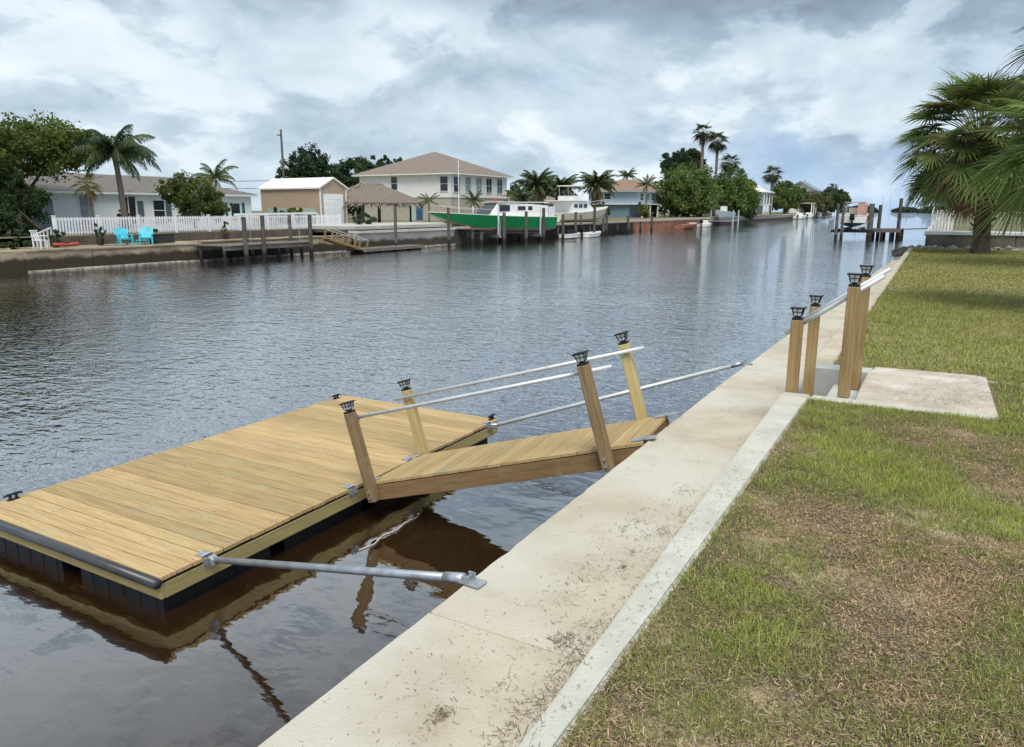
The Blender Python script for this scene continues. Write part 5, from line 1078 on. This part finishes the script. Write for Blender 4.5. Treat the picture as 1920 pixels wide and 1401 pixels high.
def grass(name, x0, x1, y0, y1, n, hmin, hmax, w, seed, label, lift=0):
    rg = np.random.default_rng(seed); x = rg.uniform(x0, x1, n); y = rg.uniform(y0, y1, n)
    g = greenness(x, y); clump = vnoise(x * 7, y * 7, 5, 2)
    cr = (vnoise(x * 9, y * 9, 15, 2) - .35) * .16
    keep = ~((x > -.50) & (x < .54 - cr) & (y > 6.32 + np.maximum(cr * .4, 0)) & (y < 8.03 - cr)) & ~((x < -.42) & (y > 6.32) & (y < 7.9)) & (x > -.803 - (y > 7.9) * np.clip((y - 7.9) * .006, 0, .12))
    keep &= rg.uniform(size=n) < np.clip(.30 + 1.3 * clump * (.45 + g), .12, 1)
    x, y, g, clump = x[keep], y[keep], g[keep], clump[keep]; n = len(x)
    p = np.clip((g - .27) * 3.4 + rg.normal(size=n) * .16, 0, 1); isg = rg.uniform(size=n) < np.clip(p * .92 + .16, 0, 1)
    h = rg.uniform(hmin, hmax, n) * (.65 + .7 * clump) * np.where(isg, 1.0 + .35 * (g > .75), .62)
    az = rg.uniform(0, 2 * PI, n); ln = np.where(isg, rg.uniform(.25, 1.05, n), rg.uniform(.85, 1.5, n))
    d = np.stack([np.cos(az) * np.sin(ln), np.sin(az) * np.sin(ln), np.cos(ln)], 1); s = np.stack([-np.sin(az), np.cos(az), np.zeros(n)], 1) * (w * rg.uniform(.6, 1.3, n))[:, None]
    b = np.stack([x, y, np.full(n, -.020 + lift) + np.where(isg, 0, rg.uniform(0, .018, n))], 1)
    m_ = b + d * (h * .55)[:, None]; d2 = d.copy(); d2[:, 2] -= .45; d2 /= np.linalg.norm(d2, axis=1, keepdims=True); e = m_ + d2 * (h * .5)[:, None]; e[:, 2] = np.maximum(e[:, 2], -.014 + lift)
    V = np.stack([b - s, b + s, m_ - s * .8, m_ + s * .8, e], 1).reshape(-1, 3)
    i = np.arange(n)[:, None] * 5; F = np.concatenate([i + [0, 1, 2], i + [1, 3, 2], i + [2, 3, 4]], 1).reshape(-1, 3)
    gc1, gc2, gc3 = np.array((.145, .17, .055)), np.array((.23, .285, .058)), np.array((.34, .335, .135))
    k = np.clip((g - .45) * 1.6 + rg.normal(size=n) * .2, 0, 1)[:, None]; q = rg.uniform(size=(n, 1))
    cg = gc1 * (1 - k) + gc2 * k; cg = np.where(q > .85, gc3, cg)
    sc1, sc2, sc3 = np.array((.50, .38, .245)), np.array((.20, .135, .088)), np.array((.37, .27, .18))
    cs = np.where(q < .4, sc1, np.where(q < .75, sc2, sc3))
    fy = np.clip((y - 7) / 8, 0, 1)[:, None]; cg = cg * (1 - fy) + fy * np.array((.215, .225, .075)); cs = cs * (1 - fy) + fy * np.array((.35, .285, .17))
    tone = np.where(isg[:, None], cg, cs) * rg.uniform(.75, 1.95, (n, 1)) * np.array((1.06, 1.0, .95))
    o = fast(name, V, F, np.repeat(tone, 5, 0), M_BLADE); return tag(o, label, 'grass', kind='stuff')
grass('grass', -.82, 2.2, .9, 6.4, 340000, .014, .046, .0013, 1, 'patchy green and straw brown lawn beside the kerb')
grass('grass', .5, 5.0, -.5, 8.3, 60000, .025, .065, .0026, 2, 'patchy lawn running on to the right')
grass('grass', .53, 4.6, 6.3, 8.0, 26000, .020, .050, .0022, 6, 'worn lawn strip at the right of the concrete pad')
grass('grass', -.86, 4.6, 7.9, 16, 110000, .022, .055, .0032, 4, 'mown lawn beyond the concrete pad')
grass('grass', -.95, 6.5, 16, 33.8, 100000, .025, .06, .0060, 5, 'mown lawn running up to the shaggy palm')

# flat mat of dead stems between the blades
rg1 = np.random.default_rng(31); nn = 230000; x = rg1.uniform(-.805, 1.7, nn); y = 1.0 + 5.35 * rg1.uniform(0, 1, nn) ** 1.15
x = np.where(y > 6.3, np.maximum(x, .55), x); az = rg1.uniform(0, 2 * PI, nn); ln = rg1.uniform(.006, .028, nn)
d = np.stack([np.cos(az), np.sin(az), rg1.uniform(-.05, .30, nn)], 1) * ln[:, None]; sd_ = np.stack([-np.sin(az), np.cos(az), np.zeros(nn)], 1) * rg1.uniform(.0006, .0015, nn)[:, None]
b0 = np.stack([x, y, -.017 + rg1.uniform(0, .016, nn)], 1); pal = np.array([(.46, .345, .225), (.25, .175, .115), (.36, .265, .175), (.14, .095, .062), (.54, .43, .29), (.24, .26, .085)])
dens = vnoise(x * 2.2 + 9, y * 2.2, 41, 4); kp = rg1.uniform(size=nn) < np.clip(dens * 3.0 - .80, .06, 1)
tn = pal[rg1.integers(0, 6, nn)] * rg1.uniform(.6, 1.5, (nn, 1)); V = np.stack([b0 - sd_, b0 + sd_, b0 + d + sd_, b0 + d - sd_], 1)[kp].reshape(-1, 3)
tag(fast('lawn_thatch', V, np.arange(len(V)).reshape(-1, 4), np.repeat(tn[kp], 4, 0), M_BLADE), 'mat of dry brown stems lying between the grass', 'grass', kind='stuff')

# clippings blown onto the concrete
def litter(name, label, spots, z, tones, lmax=.035, seed=1, wide=.0009, clip=None):
    rg = np.random.default_rng(seed); X_ = []
    for (x, y, sx, sy, n) in spots: X_.append(np.stack([rg.normal(x, sx, n), rg.normal(y, sy, n)], 1))
    P = np.concatenate(X_); P = P[clip(P[:, 0], P[:, 1])] if clip else P; n = len(P); az = rg.uniform(0, 2 * PI, n); l_ = np.minimum(.002 + rg.exponential(lmax * .22, n), lmax * 1.4)
    d = np.stack([np.cos(az), np.sin(az), rg.uniform(-.1, .25, n)], 1) * l_[:, None]; s = np.stack([-np.sin(az), np.cos(az), np.zeros(n)], 1) * (wide * rg.uniform(.6, 1.6, n))[:, None]
    b = np.stack([P[:, 0], P[:, 1], np.full(n, z + .003) + rg.uniform(0, .004, n)], 1); s = np.minimum(np.abs(s), l_[:, None] * .5) * np.sign(s)
    V = np.stack([b - s, b + s, b + d + s, b + d - s], 1).reshape(-1, 3); T_ = np.array(tones); t = T_[rg.integers(0, len(T_), n)] * rg.uniform(.6, 1.2, (n, 1))
    o = fast(name, V, np.arange(4 * n).reshape(n, 4), np.repeat(t, 4, 0), M_LITTER); return tag(o, label, 'grass clippings', kind='stuff')
TN = [(.20, .14, .08), (.13, .09, .055), (.26, .19, .11), (.10, .10, .045), (.32, .25, .16)]
rg0 = np.random.default_rng(77); sp = []
for k in range(46):
    y = rg0.uniform(1.3, 4.6) if k < 34 else rg0.uniform(4.6, 9); x = -1.14 - abs(rg0.normal(0, .16)); sp.append((x, y, rg0.uniform(.01, .05), rg0.uniform(.02, .09), int(rg0.uniform(6, 40))))
sp += [(-1.13, 2.4, .035, .3, 420), (-1.14, 1.75, .04, .2, 240), (-1.35, 1.62, .02, .03, 120), (-1.4, 1.95, .03, .03, 120), (-1.22, 2.6, .03, .05, 140), (-1.35, 3.1, .10, .3, 240), (-1.3, 3.9, .12, .3, 160), (-1.5, 2.0, .2, .5, 120), (-1.4, 7, .2, 1.5, 120), (-1.3, 12, .2, 3, 150)]
sp = [(a, b_, c_ * .8, d_ * .8, int(n_ * 1.0)) for a, b_, c_, d_, n_ in sp] + [(-1.4, 3, .2, 1.2, 260), (-1.10, 3, .03, 1.6, 1100), (-1.35, 9, .25, 4, 300)]
litter('grass_clippings', 'dry clippings and bits of grass scattered on the seawall cap', sp, -.30, TN, .045, 3, clip=lambda x, y: (x > -1.84) & (x < -1.06))
litter('grass_clippings', 'dry clippings lying on the raised kerb', [(-.90, 3.9, .05, .5, 180), (-.88, 2.9, .03, .5, 140), (-.9, 5, .06, .8, 80), (-.87, 1.9, .02, .4, 60)], 0, TN, .03, 4, clip=lambda x, y: (x > -.96 + (y < 3) * .06) & (x < -.83) & (y < 6.3))
litter('grass_clippings', 'dirt and clippings drifted across the concrete pad', [(.1, 6.75, .22, .12, 900), (.25, 7.2, .18, .25, 900), (.42, 7.4, .06, .4, 500), (-.1, 7.0, .2, .2, 400)], -.008, TN, .04, 5, clip=lambda x, y: (x > -.44) & (x < .49) & (y > 6.47) & (y < 7.9))
